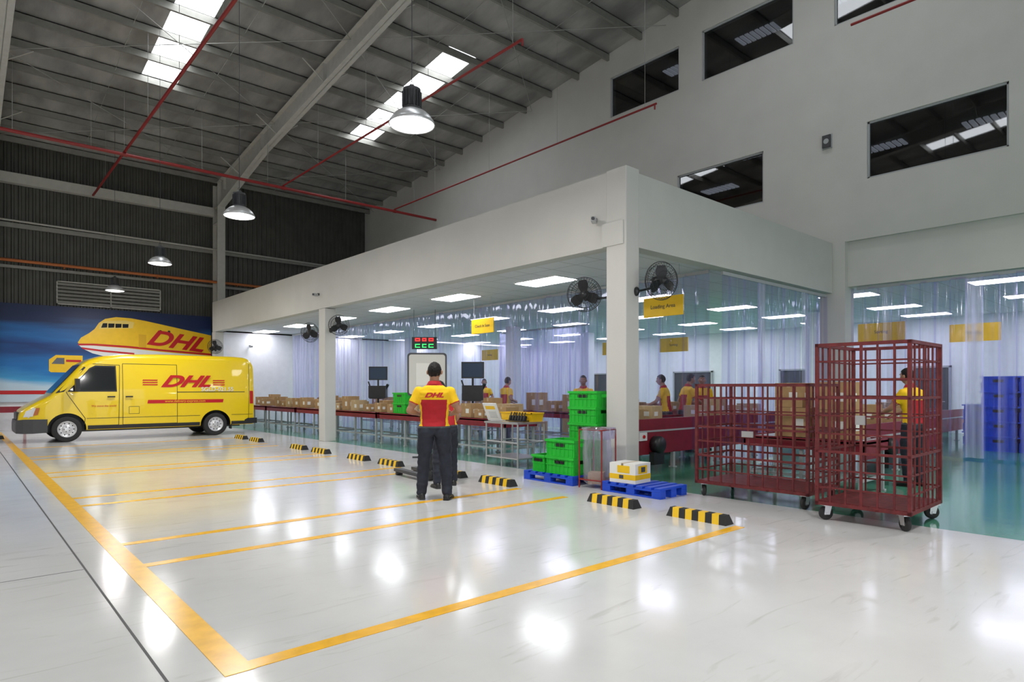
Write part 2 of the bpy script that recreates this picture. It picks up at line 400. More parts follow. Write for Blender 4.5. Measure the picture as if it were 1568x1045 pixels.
for k,(y,w) in enumerate(((10.5,1.0),(14.5,1.8),(6.0,1.0),(20,1.0))):
    b=MB(); b.box(23.94,23.99,y,y+w,0,2.1,0); b.box(23.9,23.995,y-.06,y,0,2.16,1); b.box(23.9,23.995,y+w,y+w+.06,0,2.16,1); b.box(23.9,23.995,y-.06,y+w+.06,2.1,2.16,1)
    b.cyl((23.9,y+.1,1.0),(23.9,y+.22,1.0),.012,m=1)
    b.finish('door_%d'%(k+1),['dgrey','grey'])
yy=[9.4+3.13*i for i in range(-0,6)]
for X in (9.2,12.85): 
    for y in yy:
        if y>25.3: continue
        b=MB(); b.box(X-.3,X+.3,y-.6,y+.6,3.635,3.66,0); b.box(X-.33,X+.33,y-.63,y+.63,3.645,3.665,1)
        b.finish('ceiling_light_panel',['panel','white'])
for X in (16.6,19.8,22.6):
    for y in [9.4+3.13*i for i in range(-4,6)]:
        if y>25.3: continue
        b=MB(); b.box(X-.3,X+.3,y-.6,y+.6,3.70,3.73,0); b.box(X-.33,X+.33,y-.63,y+.63,3.71,3.735,1)
        b.finish('ceiling_light_panel',['panel','white'])

def curtain(p,q,ztop,name='strip_curtain',milky=()):
    p=Vector(p);q=Vector(q);d=(q-p);L=d.length;d.normalize();nrm=Vector((-d.y,d.x,0))
    b=MB(); x=0;i=0
    while x<L-.05:
        w=.30; off=.02*(i%2)+random.uniform(-.01,.01); mm=random.choice([0,0,0,1,1])
        if any(a<x<c for a,c in milky): mm=2
        sk=random.uniform(-.02,.02); bulge=random.uniform(.01,.05)*random.choice([-1,1])
        N=6;vs=[];fs=[]
        for k in range(N+1):
            u=k/N
            for zi,z in enumerate((ztop,ztop*.5,.04)):
                o=off+bulge*math.sin(math.pi*u*(2 if i%3 else 1))*(.5+.5*zi)+sk*zi
                pt=p+d*(x+w*u)+nrm*o; vs.append((pt.x,pt.y,z))
        for k in range(N):
            for j in range(2): fs.append((k*3+j,k*3+j+1,(k+1)*3+j+1,(k+1)*3+j))
        b.add(vs,fs,mm,True); x+=.28 if i%2 else .26; i+=1
    b.bar(p+Vector((0,0,ztop+.0)),q+Vector((0,0,ztop)),.05,3,.06)
    return b.finish(name,['cur1','cur2','cur3','grey'],recalc=False)
curtain((10.5,6.4,0),(10.5,25.6,0),3.6,milky=((1.9,2.2),(13.2,15.2),(17.2,19.2)))
curtain((10.5,6.14,0),(14.95,6.14,0),3.54,milky=((1.2,1.6),(3.2,3.5)))
curtain((15.3,-7,0),(15.3,5.6,0),3.68,milky=((10.2,10.5),))
curtain((16.2,14.5,0),(16.2,19,0),3.6,milky=((0,5),))

# ---------------- floor marking ----------------
b=MB()
def strip(x0,x1,y0,y1,m=0,z=.003): b.box(x0,x1,y0,y1,0.0005,z,m)
strip(1.02,1.17,3.33,26.5)
for y in (3.39,5.85,6.77,9.3,10.0,12.55,13.25,15.8,16.5,19.0): strip(1.17,6.15 if y<4 else 6.1,y-.055,y+.055)
b.finish('floor_line_markings',['lineyel'])
b=MB(); b.box(.783,.797,-9,27.8,.0005,.0015); b.box(-12,.78,6.045,6.052,.0005,.0015); 
b.finish('floor_joint_lines',['dgrey'])

def wheel_stop(x,y,L=.74,rz=0):
    b=MB(); n=9; 
    for i in range(n):
        y0=-L/2+i*L/n; y1=y0+L/n
        ins0=.03 if i==0 else 0; ins1=.03 if i==n-1 else 0
        vs=[(-.08,y0,0),(.08,y0,0),(.08,y1,0),(-.08,y1,0),(-.045,y0+ins0,.1),(.045,y0+ins0,.1),(.045,y1-ins1,.1),(-.045,y1-ins1,.1)]
        sh=.018
        for q in range(4,8):
            if (q in(4,5) and i>0) or (q in(6,7) and i<n-1): vs[q]=(vs[q][0],vs[q][1]+sh,vs[q][2])
        b.add(vs,[(0,3,2,1),(4,5,6,7),(0,1,5,4),(1,2,6,5),(2,3,7,6),(3,0,4,7)],i%2)
    b.finish('wheel_stop',['rubber','yel'],(x,y,0),rz)
for y in (3.87,5.07,7.3,8.5,10.4,11.65,13.4,14.6,17.4,18.6): wheel_stop(6.14,y)
wheel_stop(1.0,23.2); wheel_stop(.2,23.2,rz=0)

# ---------------- pipes ----------------
b=MB(); zp=8.43
b.cyl((-11.9,21.9,zp),(XW-.01,21.9,zp),.05); b.cyl((3.85,YW-.35,zp+.09),(3.85,-8,zp+.09),.038); b.cyl((8.65,21.9,zp+.08),(8.65,9.5,zp+.08),.03)
b.cyl((13.1,21.9,zp+.08),(13.1,9.45,zp+.08),.026); b.cyl((13.1,4.9,zp+.08),(13.1,-8,zp+.08),.026)
for x,ya,yb in ((3.85,0,27),(8.65,9.5,22),(13.1,9.5,22)):
    y=ya+.3
    while y<yb:
        b.cyl((x,y,zp+.1),(x,y,zr(y)-.2),.006,n=4,m=1); y+=3.1
    b.cyl((x,ya,zp+.08),(x,ya,zp-.05),.02)
for x in (-8,-5,-2,1.2,3,6,8.1,11,14): b.cyl((x,21.9,zp),(x,21.9,zr(21.9)-.2),.007,n=4,m=1)
for x in (3.85,8.65,13.1): b.lathe([(0.065,-.06),(.065,.06)],(x,21.9,zp),'X',12)
b.finish('sprinkler_pipes',['redpipe','rod'])

# ---------------- high bay lamps ----------------
def lamp(x,y,z=4.72,light=105,sc=.9):
    b=MB()
    b.lathe([(.305,0),(.315,.01),(.30,.05),(.26,.11),(.20,.165),(.13,.20),(.12,.205)],n=40,m=0)
    b.lathe([(.30,.012),(.295,.05),(.25,.11),(.19,.16),(.12,.195)],n=40,m=3)
    b.lathe([(.001,-.035),(.12,-.03),(.22,-.015),(.30,.01)],n=40,m=1)
    b.lathe([(.001,.2),(.125,.2),(.125,.23),(.105,.24),(.105,.45),(.12,.46),(.12,.49),(.06,.51),(.03,.55),(.001,.55)],n=24,m=2)
    for i in range(16):
        a=2*math.pi*i/16; T=Matrix.Rotation(a,4,'Z'); b.box(.10,.135,-.004,.004,.24,.45,2,T)
    b.torus((0,0,.575),.025,.005,'Y',16,6,2)
    b.cyl((0,0,.6),(0,0,(zr(y)-z-.2)/sc),.006,n=6,m=2)
    ob=b.finish('high_bay_lamp',['alu','lens','dgrey','white'],(x,y,z)); ob.scale=(sc,sc,sc)
    l=bpy.data.lights.new('lamp_light','AREA'); l.shape='DISK'; l.size=.54; l.energy=light; l.color=(1,.985,.96)
    lo=bpy.data.objects.new('lamp_light',l); COL.objects.link(lo); lo.location=(0,0,-.05); lo.parent=ob
lamp(4.22,6.65,4.67)
for y in (12.45,18.6,24.8,.8,-5): lamp(4.07,y,4.70)  # the nearest ones are out of view, added to light the floor
for y in (6.7,12.5,18.7,24.9,.8,-5): lamp(-3.6,y)  # unseen row, added for even light across the hall
for y in (.8,-5): lamp(10.8,y)  # unseen as well, added as extra light near the camera

# ---------------- mural poster on the far wall ----------------
def mural_mat():
    m=bpy.data.materials.new('mural_sky'); m.use_nodes=True; nt=m.node_tree; bs=nt.nodes['Principled BSDF']
    tc=nt.nodes.new('ShaderNodeTexCoord'); sp=nt.nodes.new('ShaderNodeSeparateXYZ'); nt.links.new(tc.outputs['Object'],sp.inputs[0])
    mp=nt.nodes.new('ShaderNodeMapping'); mp.inputs['Rotation'].default_value=(0,.35,0); mp.inputs['Scale'].default_value=(.25,1,1.6)
    nt.links.new(tc.outputs['Object'],mp.inputs['Vector'])
    n=nt.nodes.new('ShaderNodeTexNoise'); n.inputs['Scale'].default_value=1.0; n.inputs['Detail'].default_value=5; nt.links.new(mp.outputs['Vector'],n.inputs['Vector'])
    a=nt.nodes.new('ShaderNodeMath'); a.operation='MULTIPLY_ADD'; a.inputs[1].default_value=1.6; nt.links.new(n.outputs['Fac'],a.inputs[0]); nt.links.new(sp.outputs['Z'],a.inputs[2])
    mr=nt.nodes.new('ShaderNodeMapRange'); mr.inputs['From Min'].default_value=1.6; mr.inputs['From Max'].default_value=5.6; nt.links.new(a.outputs[0],mr.inputs['Value'])
    r=nt.nodes.new('ShaderNodeValToRGB'); e=r.color_ramp.elements
    e[0].position=0; e[0].color=(.60,.70,.80,1); e[1].position=1; e[1].color=(.002,.012,.06,1)
    for p,c in ((.16,(.5,.66,.80)),(.25,(.06,.36,.68)),(.36,(.005,.16,.48)),(.52,(.002,.035,.17)),(.63,(.006,.13,.40)),(.76,(.002,.015,.08))):
        q=e.new(p); q.color=(*c,1)
    nt.links.new(mr.outputs['Result'],r.inputs['Fac']); nt.links.new(r.outputs['Color'],bs.inputs['Base Color']); bs.inputs['Roughness'].default_value=.5
    return m
b=MB()
YP=YW-.20
b.box(-3,7.97,YP,YP+.05,.95,4.37,0)
def flat(pts,m,o): 
    n=len(pts); b.add([(x,YP-o,z) for x,z in pts],[tuple(range(n))],m)
fus=[(3.4,3.1),(3.5,3.28),(3.75,3.46),(3.92,3.62),(4.05,3.85),(4.25,4.02),(4.6,4.11),(5.1,4.1),(5.6,4.03),(6.3,3.9),(7.0,3.77),(7.96,3.6),(7.96,2.45),(5.1,2.5),(4.3,2.6),(3.85,2.72),(3.55,2.9)]
flat(fus,1,.004)
flat([(3.41,3.02),(3.9,3.0),(5.0,2.95),(6.2,2.85),(7.96,2.75),(7.96,2.45),(5.1,2.5),(4.3,2.6),(3.85,2.72),(3.55,2.88)],3,.008)
flat([(3.41,3.06),(3.9,3.08),(5.0,3.04),(6.2,2.95),(7.96,2.85),(7.96,2.78),(6.2,2.88),(5.0,2.97),(3.9,3.01),(3.41,2.99)],2,.012)
flat([(3.5,2.93),(4.2,2.85),(5.2,2.78),(5.2,2.72),(4.2,2.78),(3.56,2.86)],2,.013)
flat([(4.05,3.63),(5.15,3.72),(5.2,3.95),(4.9,4.0),(4.25,3.93),(4.08,3.82)],5,.006)
for k in range(4):
    x=4.12+k*.23; flat([(x,3.68+.012*k),(x+.19,3.70+.012*k),(x+.20,3.86+.004*k),(x+.06 if k==0 else x,3.85+.004*k)],4,.012)
flat([(5.35,3.5),(5.6,3.5),(5.6,3.0),(5.35,3.0)],6,.013)
for x in (6.1,6.4): b.lathe([(.001,0),(.05,0)],(x,YP-.012,3.66),'Y',10,4)
flat([(2.55,2.05),(2.55,2.45),(2.75,2.62),(3.55,2.62),(3.55,2.0),(2.6,2.0)],1,.006)
flat([(2.62,2.3),(2.78,2.52),(3.0,2.52),(3.0,2.3)],4,.01); flat([(3.05,2.38),(3.5,2.38),(3.5,2.46),(3.05,2.46)],2,.01)
flat([(-3,1.35),(7.97,1.35),(7.97,1.22),(-3,1.22)],2,.01)
M['muraly']=mat('mural_pale_yellow',(.85,.62,.15),.5); M['muralo']=mat('mural_door_yellow',(.75,.42,.01),.5)
ob=b.finish('wall_mural',[mural_mat(),'yel','red','white','glassdark','muraly','muralo'],recalc=False)
t=text('DHL',.82,(6.62,YP-.016,3.28),(math.pi/2,math.radians(7),0),'red',ob,'mural_letters',shear=.45,off=.025,sx=1.25)
b=MB(); b.box(-6,1.9,YW-1.2,YW-1.1,.62,.82); 
for x in (-5,-3,-1,1,1.8): b.box(x-.04,x+.04,YW-1.19,YW-1.11,0,.62)
b.finish('guard_rail',['maroon'])

# ---------------- van ----------------
def build_van():
    prof=[(0,.60),(.02,.74),(.06,.84),(.15,.92),(.35,1.05),(.66,1.24),(1.36,2.10),(1.55,2.22),(1.85,2.32),(2.3,2.385),(3.2,2.42),(5.3,2.42),(5.6,2.40),(5.75,2.36),(5.85,2.28),(5.9,2.2)]
    def zt(x):
        for (a,za),(c,zc) in zip(prof[:-1],prof[1:]):
            if a<=x<=c: return za+(zc-za)*(x-a)/(c-a)
        return prof[-1][1]
    def sy(x,z):
        W=.97
        if x<1.3: W-=.27*((1.3-x)/1.3)**2.6
        if z>1.2: W-=.115*(z-1.2)/1.2
        if z<.55: W-=.03*(.55-z)/.3
        if x>5.6: W-=.06*((x-5.6)/.3)**2
        return W
    st=[0,.02,.06,.1,.15,.25,.35,.45,.55,.66,.76,.86,.96,1.06,1.16,1.26,1.36,1.45,1.55,1.7,1.85,2.05,2.3,2.7,3.2,3.7,4.2,4.75,5.3,5.5,5.6,5.68,5.75,5.8,5.85,5.9]
    rings=[]
    for x in st:
        z1=zt(x); z0=.30+(.06 if x<.03 else 0); r=min(.15,(z1-z0)*.3); half=[(0.0,z0),(sy(x,z0)*.6,z0),(sy(x,z0)-.04,z0)]
        N=11
        for i in range(N): 
            z=z0+.03+(z1-r-z0-.03)*i/(N-1); half.append((sy(x,z),z))
        ye=sy(x,z1-r)
        for a in (18,36,54,72,90): half.append((ye-r+r*math.cos(math.radians(a)),z1-r+r*math.sin(math.radians(a))))
        half.append((ye*.45,z1+.012)); 
        ring=[(x,-y,z) for y,z in half]+[(x,0,z1+.02)]+[(x,y,z) for y,z in half[:0:-1]]
        rings.append(ring)
    b=MB(); b.loft(rings,0,True,True)
    body=b.finish('body_shell',['vanyel','black'],recalc='weld')
    c=MB()
    for x in (1.02,4.75):
        for s in(-1,1): c.cyl((x,s*.58,.34),(x,s*1.2,.34),.43,n=40,m=1)
    cut=c.finish('cut',['vanyel','black'])
    md=body.modifiers.new('b','BOOLEAN'); md.operation='DIFFERENCE'; md.object=cut; md.solver='EXACT'
    dg=bpy.context.evaluated_depsgraph_get(); me=bpy.data.meshes.new_from_object(body.evaluated_get(dg))
    body.modifiers.clear(); body.data=me; bpy.data.objects.remove(cut)
    for p in me.polygons: p.use_smooth=True
    try:
        me.set_sharp_from_angle(angle=math.radians(35))
    except Exception: pass
    root=bpy.data.objects.new('delivery_van',None); COL.objects.link(root); body.parent=root
    d=MB()
    def patch(pts,m,o=.006,sides=(-1,1)):
        for s in sides:
            vs=[(x,s*(sy(x,z)+o),z) for x,z in pts]; d.add(vs,[tuple(range(len(pts)))],m)
    def line(pts,w,m,o=.004):
        for (x0,z0),(x1,z1) in zip(pts[:-1],pts[1:]):
            n=max(1,int(math.hypot(x1-x0,z1-z0)/.15)); 
            for i in range(n):
                a=(x0+(x1-x0)*i/n,z0+(z1-z0)*i/n); c2=(x0+(x1-x0)*(i+1)/n,z0+(z1-z0)*(i+1)/n)
                dx,dz=x1-x0,z1-z0; L=math.hypot(dx,dz); nx,nz=-dz/L*w/2,dx/L*w/2
                patch([(a[0]+nx,a[1]+nz),(c2[0]+nx,c2[1]+nz),(c2[0]-nx,c2[1]-nz),(a[0]-nx,a[1]-nz)],m,o)
    patch([(1.02,1.34),(1.14,1.48),(1.52,1.98),(1.66,2.06),(2.14,2.06),(2.16,1.34)],1,.004)
    patch([(1.30,1.38),(1.30,1.66),(1.55,1.96),(1.68,2.02),(2.11,2.02),(2.13,1.38)],0,.009)
    patch([(1.07,1.38),(1.15,1.46),(1.26,1.61),(1.26,1.38)],0,.009)
    line([(1.40,.45),(1.42,.62),(1.02,1.28),(1.0,1.34)],.014,1)
    line([(1.48,.42),(2.2,.42),(2.23,2.08),(1.6,2.10)],.014,1)
    line([(2.30,.42),(2.30,2.12)],.014,1); line([(2.3,2.12),(3.68,2.12),(3.68,.42),(2.3,.42)],.014,1)
    line([(3.68,1.32),(5.6,1.32)],.02,1,.006)
    line([(5.72,.5),(5.76,2.2)],.012,1)
    line([(1.45,.62),(4.3,.62)],.012,1); line([(5.2,.62),(5.85,.62)],.012,1)
    line([(1.48,.37),(4.3,.37)],.10,1,.008); line([(5.2,.37),(5.85,.37)],.10,1,.008)
    for x,z in ((2.02,1.20),(2.45,1.20)):
        for s in(-1,1): d.box(x-.09,x+.09,s*(sy(x,z)+.03)-.01,s*(sy(x,z)+.03)+.01,z-.018,z+.018,1); d.box(x-.07,x-.05,s*(sy(x,z)+.015)-.02,s*(sy(x,z)+.015)+.02,z-.012,z+.012,1)
    line([(2.45,.72),(2.7,.72),(2.7,.92),(2.45,.92),(2.45,.72)],.01,1)
    patch([(2.9,1.00),(4.95,1.00),(4.97,1.10),(2.92,1.10)],2,.007)
    for z in (1.535,1.60,1.665):
        patch([(2.78,z-.016),(3.16,z-.016),(3.18,z+.016),(2.80,z+.016)],2,.007,(-1,)); patch([(4.66,z-.016),(5.0,z-.016),(5.02,z+.016),(4.68,z+.016)],2,.007,(-1,))
    def zs(x): return zt(x)+.022
    N=8
    for i in range(N):
        xa=.70+(1.33-.70)*i/N; xb=.70+(1.33-.70)*(i+1)/N
        ya=.84-.09*i/N; yb=.84-.09*(i+1)/N
        d.add([(xa,-ya+.06,zs(xa)),(xb,-yb+.06,zs(xb)),(xb,yb-.06,zs(xb)),(xa,ya-.06,zs(xa))],[(0,1,2,3)],0)
    patch([(.76,1.30),(.95,1.34),(1.44,2.0),(1.40,2.02)],1,.003)
    rr=[]
    for x,z0,z1,ex in ((-.06,.34,.50,-.12),(-.04,.26,.60,.0),(.1,.25,.62,.035),(.3,.25,.62,.03),(.6,.27,.62,.022)):
        y=sy(max(x,.0),.5)+ex; rr.append([(x,-y,z0),(x,y,z0),(x,y,z1),(x,-y,z1)])
    d.loft(rr,3,False,True)
    d.box(-.02,.06,-.45,.45,.62,.80,1)
    for s in(-1,1):
        rr=[[(.02,s*.48,.64),(.02,s*.66,.64),(.06,s*.66,.84),(.06,s*.48,.82)],[(.14,s*.48,.64),(.22,s*(sy(.22,.7)+.01),.66),(.34,s*(sy(.34,.9)+.012),.93),(.2,s*.5,.86)]]
        d.loft(rr,5,False,True)
        patch([(.30,.72),(.40,.74),(.44,.92),(.36,.92)],7,.014,(s,))
        patch([(.10,.68),(.30,.70),(.36,.92),(.16,.84)],5,.012,(s,))
        patch([(5.76,.95),(5.87,.95),(5.87,1.35),(5.76,1.35)],2,.012,(s,))
        T=Matrix.Translation((1.22,s*1.14,1.52))
        d.box(-.05,.05,-.09,.09,-.17,.17,1,T); d.box(.05,.055,-.08,.08,-.16,.16,0,T)
        d.bar((1.25,s*.93,1.45),(1.22,s*1.1,1.45),.03,1); d.bar((1.25,s*.93,1.60),(1.22,s*1.1,1.60),.02,1)
        d.box(5.6,5.98,s*.55,s*.96,.33,.50,1)
        d.box(5.2,5.22,s*.72,s*.95,.18,.5,1)
    d.box(5.86,5.98,-.6,.6,.33,.50,1)
    d.box(.5,5.6,-.5,.5,.24,.34,1); d.cyl((4.75,-.8,.34),(4.75,.8,.34),.06,m=1); d.cyl((1.02,-.8,.34),(1.02,.8,.34),.05,m=1)
    for s in(-1,1): d.add([(5.912,s*.1,1.35),(5.912,s*.72,1.35),(5.912,s*.68,2.0),(5.912,s*.1,2.0)],[(0,1,2,3)],0)
    d.finish('body_details',['glassdark','black','red','dgrey','chrome','hlamp','white','orange'],parent=root,recalc=False)
    for nme,x in (('front',1.02),('rear',4.75)):
        for s in(-1,1):
            w=MB(); 
            w.lathe([(.20,-.10),(.30,-.115),(.325,-.105),(.34,-.08),(.342,0),(.34,.08),(.325,.105),(.30,.115),(.20,.10)],(0,0,0),'Y',40,0)
            w.lathe([(.215,.105),(.205,.11),(.20,.085),(.15,.05),(.10,.075),(.085,.09),(.05,.095),(.001,.095)],(0,0,0),'Y',40,1)
            w.lathe([(.2,-.1),(.001,-.08)],(0,0,0),'Y',24,2)
            for i in range(10):
                a=2*math.pi*i/10; w.lathe([(.016,.0),(.016,.012),(.001,.012)],(math.cos(a)*.155,.055,math.sin(a)*.155),'Y',8,2)
            for i in range(5):
                a=2*math.pi*i/5; w.lathe([(.012,.0),(.012,.02),(.001,.02)],(math.cos(a)*.065,.09,math.sin(a)*.065),'Y',8,2)
            wo=w.finish('wheel_%s_%s'%(nme,'l' if s<0 else 'r'),['rubber','alu','black'],(x,s*.845,.342),parent=root)
            if s<0: wo.rotation_euler=(0,0,math.pi)
    yl=lambda x,z:-(sy(x,z)+.008)
    text('DHL',.46,(3.90,yl(3.92,1.60)-.012,1.62),(math.pi/2,0,0),'red',root,'side_logo',shear=.5,off=.018,sx=1.45)
    text('SGLD-021.55',.17,(4.8,yl(4.8,1.36)-.006,1.40),FACE_NY,'white',root,'fleet_number',off=.002)
    text('www.delivery-express.com',.10,(3.9,yl(3.9,1.055)-.004,1.055),FACE_NY,'yel',root,'web_address')
    text('We move the world',.07,(1.85,yl(1.85,.85)-.004,.95),FACE_NY,'red',root,'door_slogan')
    root.location=(1.25,21.42,0)
    return root
build_van()

# ---------------- people ----------------
def segd(p,a,b):
    ab=b-a; t=max(0,min(1,(p-a).dot(ab)/ab.length_squared)); return (p-(a+ab*t)).length,t
def hand(mb,w,dr,pn,side,m):
    dr=dr.normalized(); pn=(pn-dr*pn.dot(dr)).normalized(); lat=dr.cross(pn).normalized()*side
    def P(a,c,e): return w+dr*a+lat*c+pn*e
    rings=[]
    for a,hw,ht in ((-.02,.024,.019),(.0,.027,.018),(.03,.037,.016),(.06,.042,.015),(.085,.041,.013),(.095,.034,.009)):
        rings.append([P(a,hw*math.cos(t),ht*math.sin(t)) for t in [2*math.pi*i/12 for i in range(12)]])
    mb.loft(rings,m)
    for c,L,bd in ((-.031,.062,.5),(-.011,.076,.42),(.010,.082,.4),(.031,.073,.38)):
        p=P(.085,c,0);ang=.25;r=.0095
        for k,f in enumerate((.42,.32,.26)):
            ang+=bd*(.9 if k else .4); d=dr*math.cos(ang)+pn*math.sin(ang); q=p+d*L*f
            mb.cyl(p,q,r,r*.9,n=8,m=m); mb.ell(q,r*.92,r*.92,r*.92,m,8,6); p=q;r*=.9
    p=P(.02,.03,.004);r=.012
    for d,L in ((dr*.6+lat*.7+pn*.3,.04),(dr*.85+lat*.25+pn*.35,.032),(dr*.9+pn*.45,.026)):
        q=p+d.normalized()*L; mb.cyl(p,q,r,r*.88,n=8,m=m); mb.ell(q,r*.9,r*.9,r*.9,m,8,6); p=q; r*=.88

def human(name,loc,yaw,arms=('fwd','fwd'),stance=.13,stride=0,lean=0,turn=0,nod=0,voxel=.014,scale=1.0,logo=False,shirt='dhl',wide=1.0):
    V=Vector
    def tl(v):
        v=V(v)
        if lean and v.z>.93: 
            R=Matrix.Rotation(-lean*min(1,(v.z-.93)/.25),3,'X'); v=V((0,0,.93))+R@(v-V((0,0,.93)))
        return v
    core=MB()
    T=[(.84,.125,.10,0),(.88,.158,.118,-.005),(.93,.172,.128,-.008),(.98,.170,.122,0),(1.05,.166,.116,.005),(1.12,.170,.116,.003),(1.22,.183,.122,0),(1.30,.193,.125,-.004),(1.36,.193,.118,-.008),(1.405,.170,.100,-.010),(1.438,.125,.082,-.010),(1.468,.082,.068,-.006),(1.50,.058,.058,.004),(1.56,.054,.058,.015),(1.60,.05,.055,.015)]
    rings=[]
    for z,rx,ry,cy in T:
        rings.append([tl((rx*math.cos(a)*(1 if abs(math.cos(a))<.9 else .97),cy+ry*math.sin(a),z)) for a in [2*math.pi*i/24 for i in range(24)]])
    core.loft(rings)
    def limb(pts):
        for (a,ra),(c,rc) in zip(pts[:-1],pts[1:]):
            core.cyl(a,c,ra,rc,n=16)
        for a,ra in pts: core.ell(a,ra,ra,ra,0,16,10)
    J={}
    for s,nm in((-1,'l'),(1,'r')):
        st=stride*s
        hip=V((s*.092,0,.90)); kn=V((s*(.05+stance*.5),.035+st*.5,.49)); an=V((s*stance,-.01+st,.10))
        limb([(hip,.102),(hip.lerp(kn,.4),.094),(kn,.074),(kn.lerp(an,.35),.073),(kn.lerp(an,.75),.064),(an,.062)])
        core.ell((s*.075,-.05,.87),.085,.085,.095,0,16,10)
        J['hip'+nm],J['kn'+nm],J['an'+nm]=hip,kn,an
        sh=tl((s*.178,-.005,1.372)); a=arms[0 if s<0 else 1]
        if a=='fwd': el=tl((s*.285,-.03,1.13)); wr=tl((s*.20,.20,1.08)); dr=V((-s*.45,.85,.05)); pn=V((-s*.7,-.3,-.3))
        elif a=='up': el=tl((s*.25,.12,1.22)); wr=tl((s*.16,.30,1.36)); dr=V((-s*.2,.6,.6)); pn=V((-s,.0,0))
        elif a=='reach': el=tl((s*.24,.16,1.16)); wr=tl((s*.20,.40,1.06)); dr=V((-s*.1,.9,-.2)); pn=V((0,0,-1))
        else: el=tl((s*.245,-.03,1.11)); wr=tl((s*.26,.05,.87)); dr=V((0,.15,-1)); pn=V((-s,.1,0))
        if a in('fwd','reach') and lean>.3: dr=V((-s*.1,.8,-.5)); 
        limb([(sh,.066),(sh.lerp(el,.3),.062),(sh.lerp(el,.58),.060),(sh.lerp(el,.63),.047),(el,.042),(el.lerp(wr,.35),.041),(wr,.027)])
        J['sh'+nm],J['el'+nm],J['wr'+nm]=sh,el,wr
        J['dr'+nm],J['pn'+nm]=dr,pn
    ob=core.finish(name+'_core',['skin'])
    md=ob.modifiers.new('r','REMESH'); md.mode='VOXEL'; md.voxel_size=voxel; md.use_smooth_shade=True
    ms=ob.modifiers.new('s','SMOOTH'); ms.iterations=int(4*(.014/voxel)); ms.factor=.5
    dg=bpy.context.evaluated_depsgraph_get(); me=bpy.data.meshes.new_from_object(ob.evaluated_get(dg)); bpy.data.objects.remove(ob)
    mb=MB(); mb.v=[v.co.copy() for v in me.vertices]
    from mathutils import noise as NZ
    mats=['skin','shirty','shirtr','trous','hair','shoe','eyew','lip','dgrey']
    cen=[V(p.center) for p in me.polygons]
    for v in mb.v:
        if v.z<1.44:
            arm=min(segd(v,J['el'+n],J['wr'+n])[0] for n in 'lr')<.055
            if not arm:
                k=NZ.noise(V((v.x*9,v.y*9,v.z*14))); k2=NZ.noise(V((v.x*4+5,v.y*4,v.z*22)))
                r=V((v.x,v.y,0)); 
                if v.z<.85: r=V((v.x-(.1 if v.x>0 else -.1),v.y,0))
                if r.length>.01: v+=r.normalized()*(k*.008+k2*(.010 if v.z<.85 else .005))
    for p,c in zip(me.polygons,cen):
        best=None
        for n in 'lr':
            for k,(a,e) in {'up':(J['sh'+n],J['el'+n]),'fo':(J['el'+n],J['wr'+n])}.items():
                dd,t=segd(c,a,e)
                lim=.076 if k=='up' else .055
                if dd<lim and (best is None or dd<best[0]): best=(dd,k,t)
        hipz=.935
        if best and (best[1]=='fo' or best[2]>.12) and not(abs(c.x)<.15 and c.z>.95 and best[1]=='fo' and c.y<.12):
            m=1 if (best[1]=='up' and best[2]<.615) else 0
            if best[1]=='up' and .565<best[2]<.615: m=2
        elif c.z<hipz: m=3
        elif (lean==0 and c.z>1.475) or (lean and segd(c,tl((0,0,1.475)),tl((0,0,1.62)))[0]<.07 and c.z>tl((0,0,1.47)).z): m=0
        else:
            m=1
            if c.z<1.27 and abs(c.x)<.135+.05*(c.z-1.0): m=2
            if c.y>0.02 and abs(c.x)<.04: m=1 if c.z>1.27 else 2
            if c.z>1.45: m=2
        if m==3 and c.z>.915: m=8
        mb.f.append(list(p.vertices)); mb.m.append(m); mb.s.append(True)
    for s in(-1,1):
        h,k=J['hip'+('l' if s<0 else 'r')],J['kn'+('l' if s<0 else 'r')]
        c=h.lerp(k,.62); mb.ell((c.x+s*.07,c.y,c.z),.024,.065,.085,3,12,8)
    for s,n in((-1,'l'),(1,'r')):
        a=J['an'+n]; to=s*.18; R=Matrix.Translation((a.x,a.y,0))@Matrix.Rotation(-to,4,'Z')
        rr=[]
        for y,w,h in ((-.075,.022,.05),(-.065,.034,.075),(-.03,.040,.10),(.02,.041,.105),(.06,.044,.085),(.11,.049,.062),(.155,.047,.052),(.185,.036,.042),(.20,.018,.03)):
            rr.append([(w*math.cos(t),y,max(0.0,h*.5+h*.5*math.sin(t)*(1.0))) for t in [2*math.pi*i/14 for i in range(14)]])
        mb.loft(rr,5,True,True,R)
        rr=[]
        for y,w in ((-.078,.03),(-.03,.042),(.06,.046),(.12,.051),(.17,.046),(.203,.022)): rr.append([(-w,y,0),(w,y,0),(w,y,.022),(-w,y,.022)])
        mb.loft(rr,5,False,True,R)
    for s,n in((-1,'l'),(1,'r')): hand(mb,J['wr'+n],J['dr'+n],J['pn'+n],s,0)
    hc=tl((0,.025,1.625)); H=Matrix.Translation(hc)@Matrix.Rotation(turn,4,'Z')@Matrix.Rotation(-nod-lean*.5,4,'X')
    def hp(th,ph,hair=False):
        cx,cy,cz=math.cos(ph)*math.cos(th),math.cos(ph)*math.sin(th),math.sin(ph)
        x=.078*cx;y=.098*cy;z=.118*cz
        if z<0: 
            k=1-.32*(-cz)**1.5; x*=k; y=y*(1-.18*(-cz)) if cy>0 else y*(1-.45*(-cz))
            if cy>0: y+=.012*(-cz)
        if hair:
            t=max(0,min(1,(ph+.5)/1.1)); t=t*t*(3-2*t); f=1.015+.065*t; x*=f;y*=f;z*=f
        return V((x,y,z))
    nu,nv=36,26; rings=[]
    for k in range(nv+1):
        ph=-1.5+3.0*k/nv; rings.append([hp(2*math.pi*i/nu,ph) for i in range(nu)])
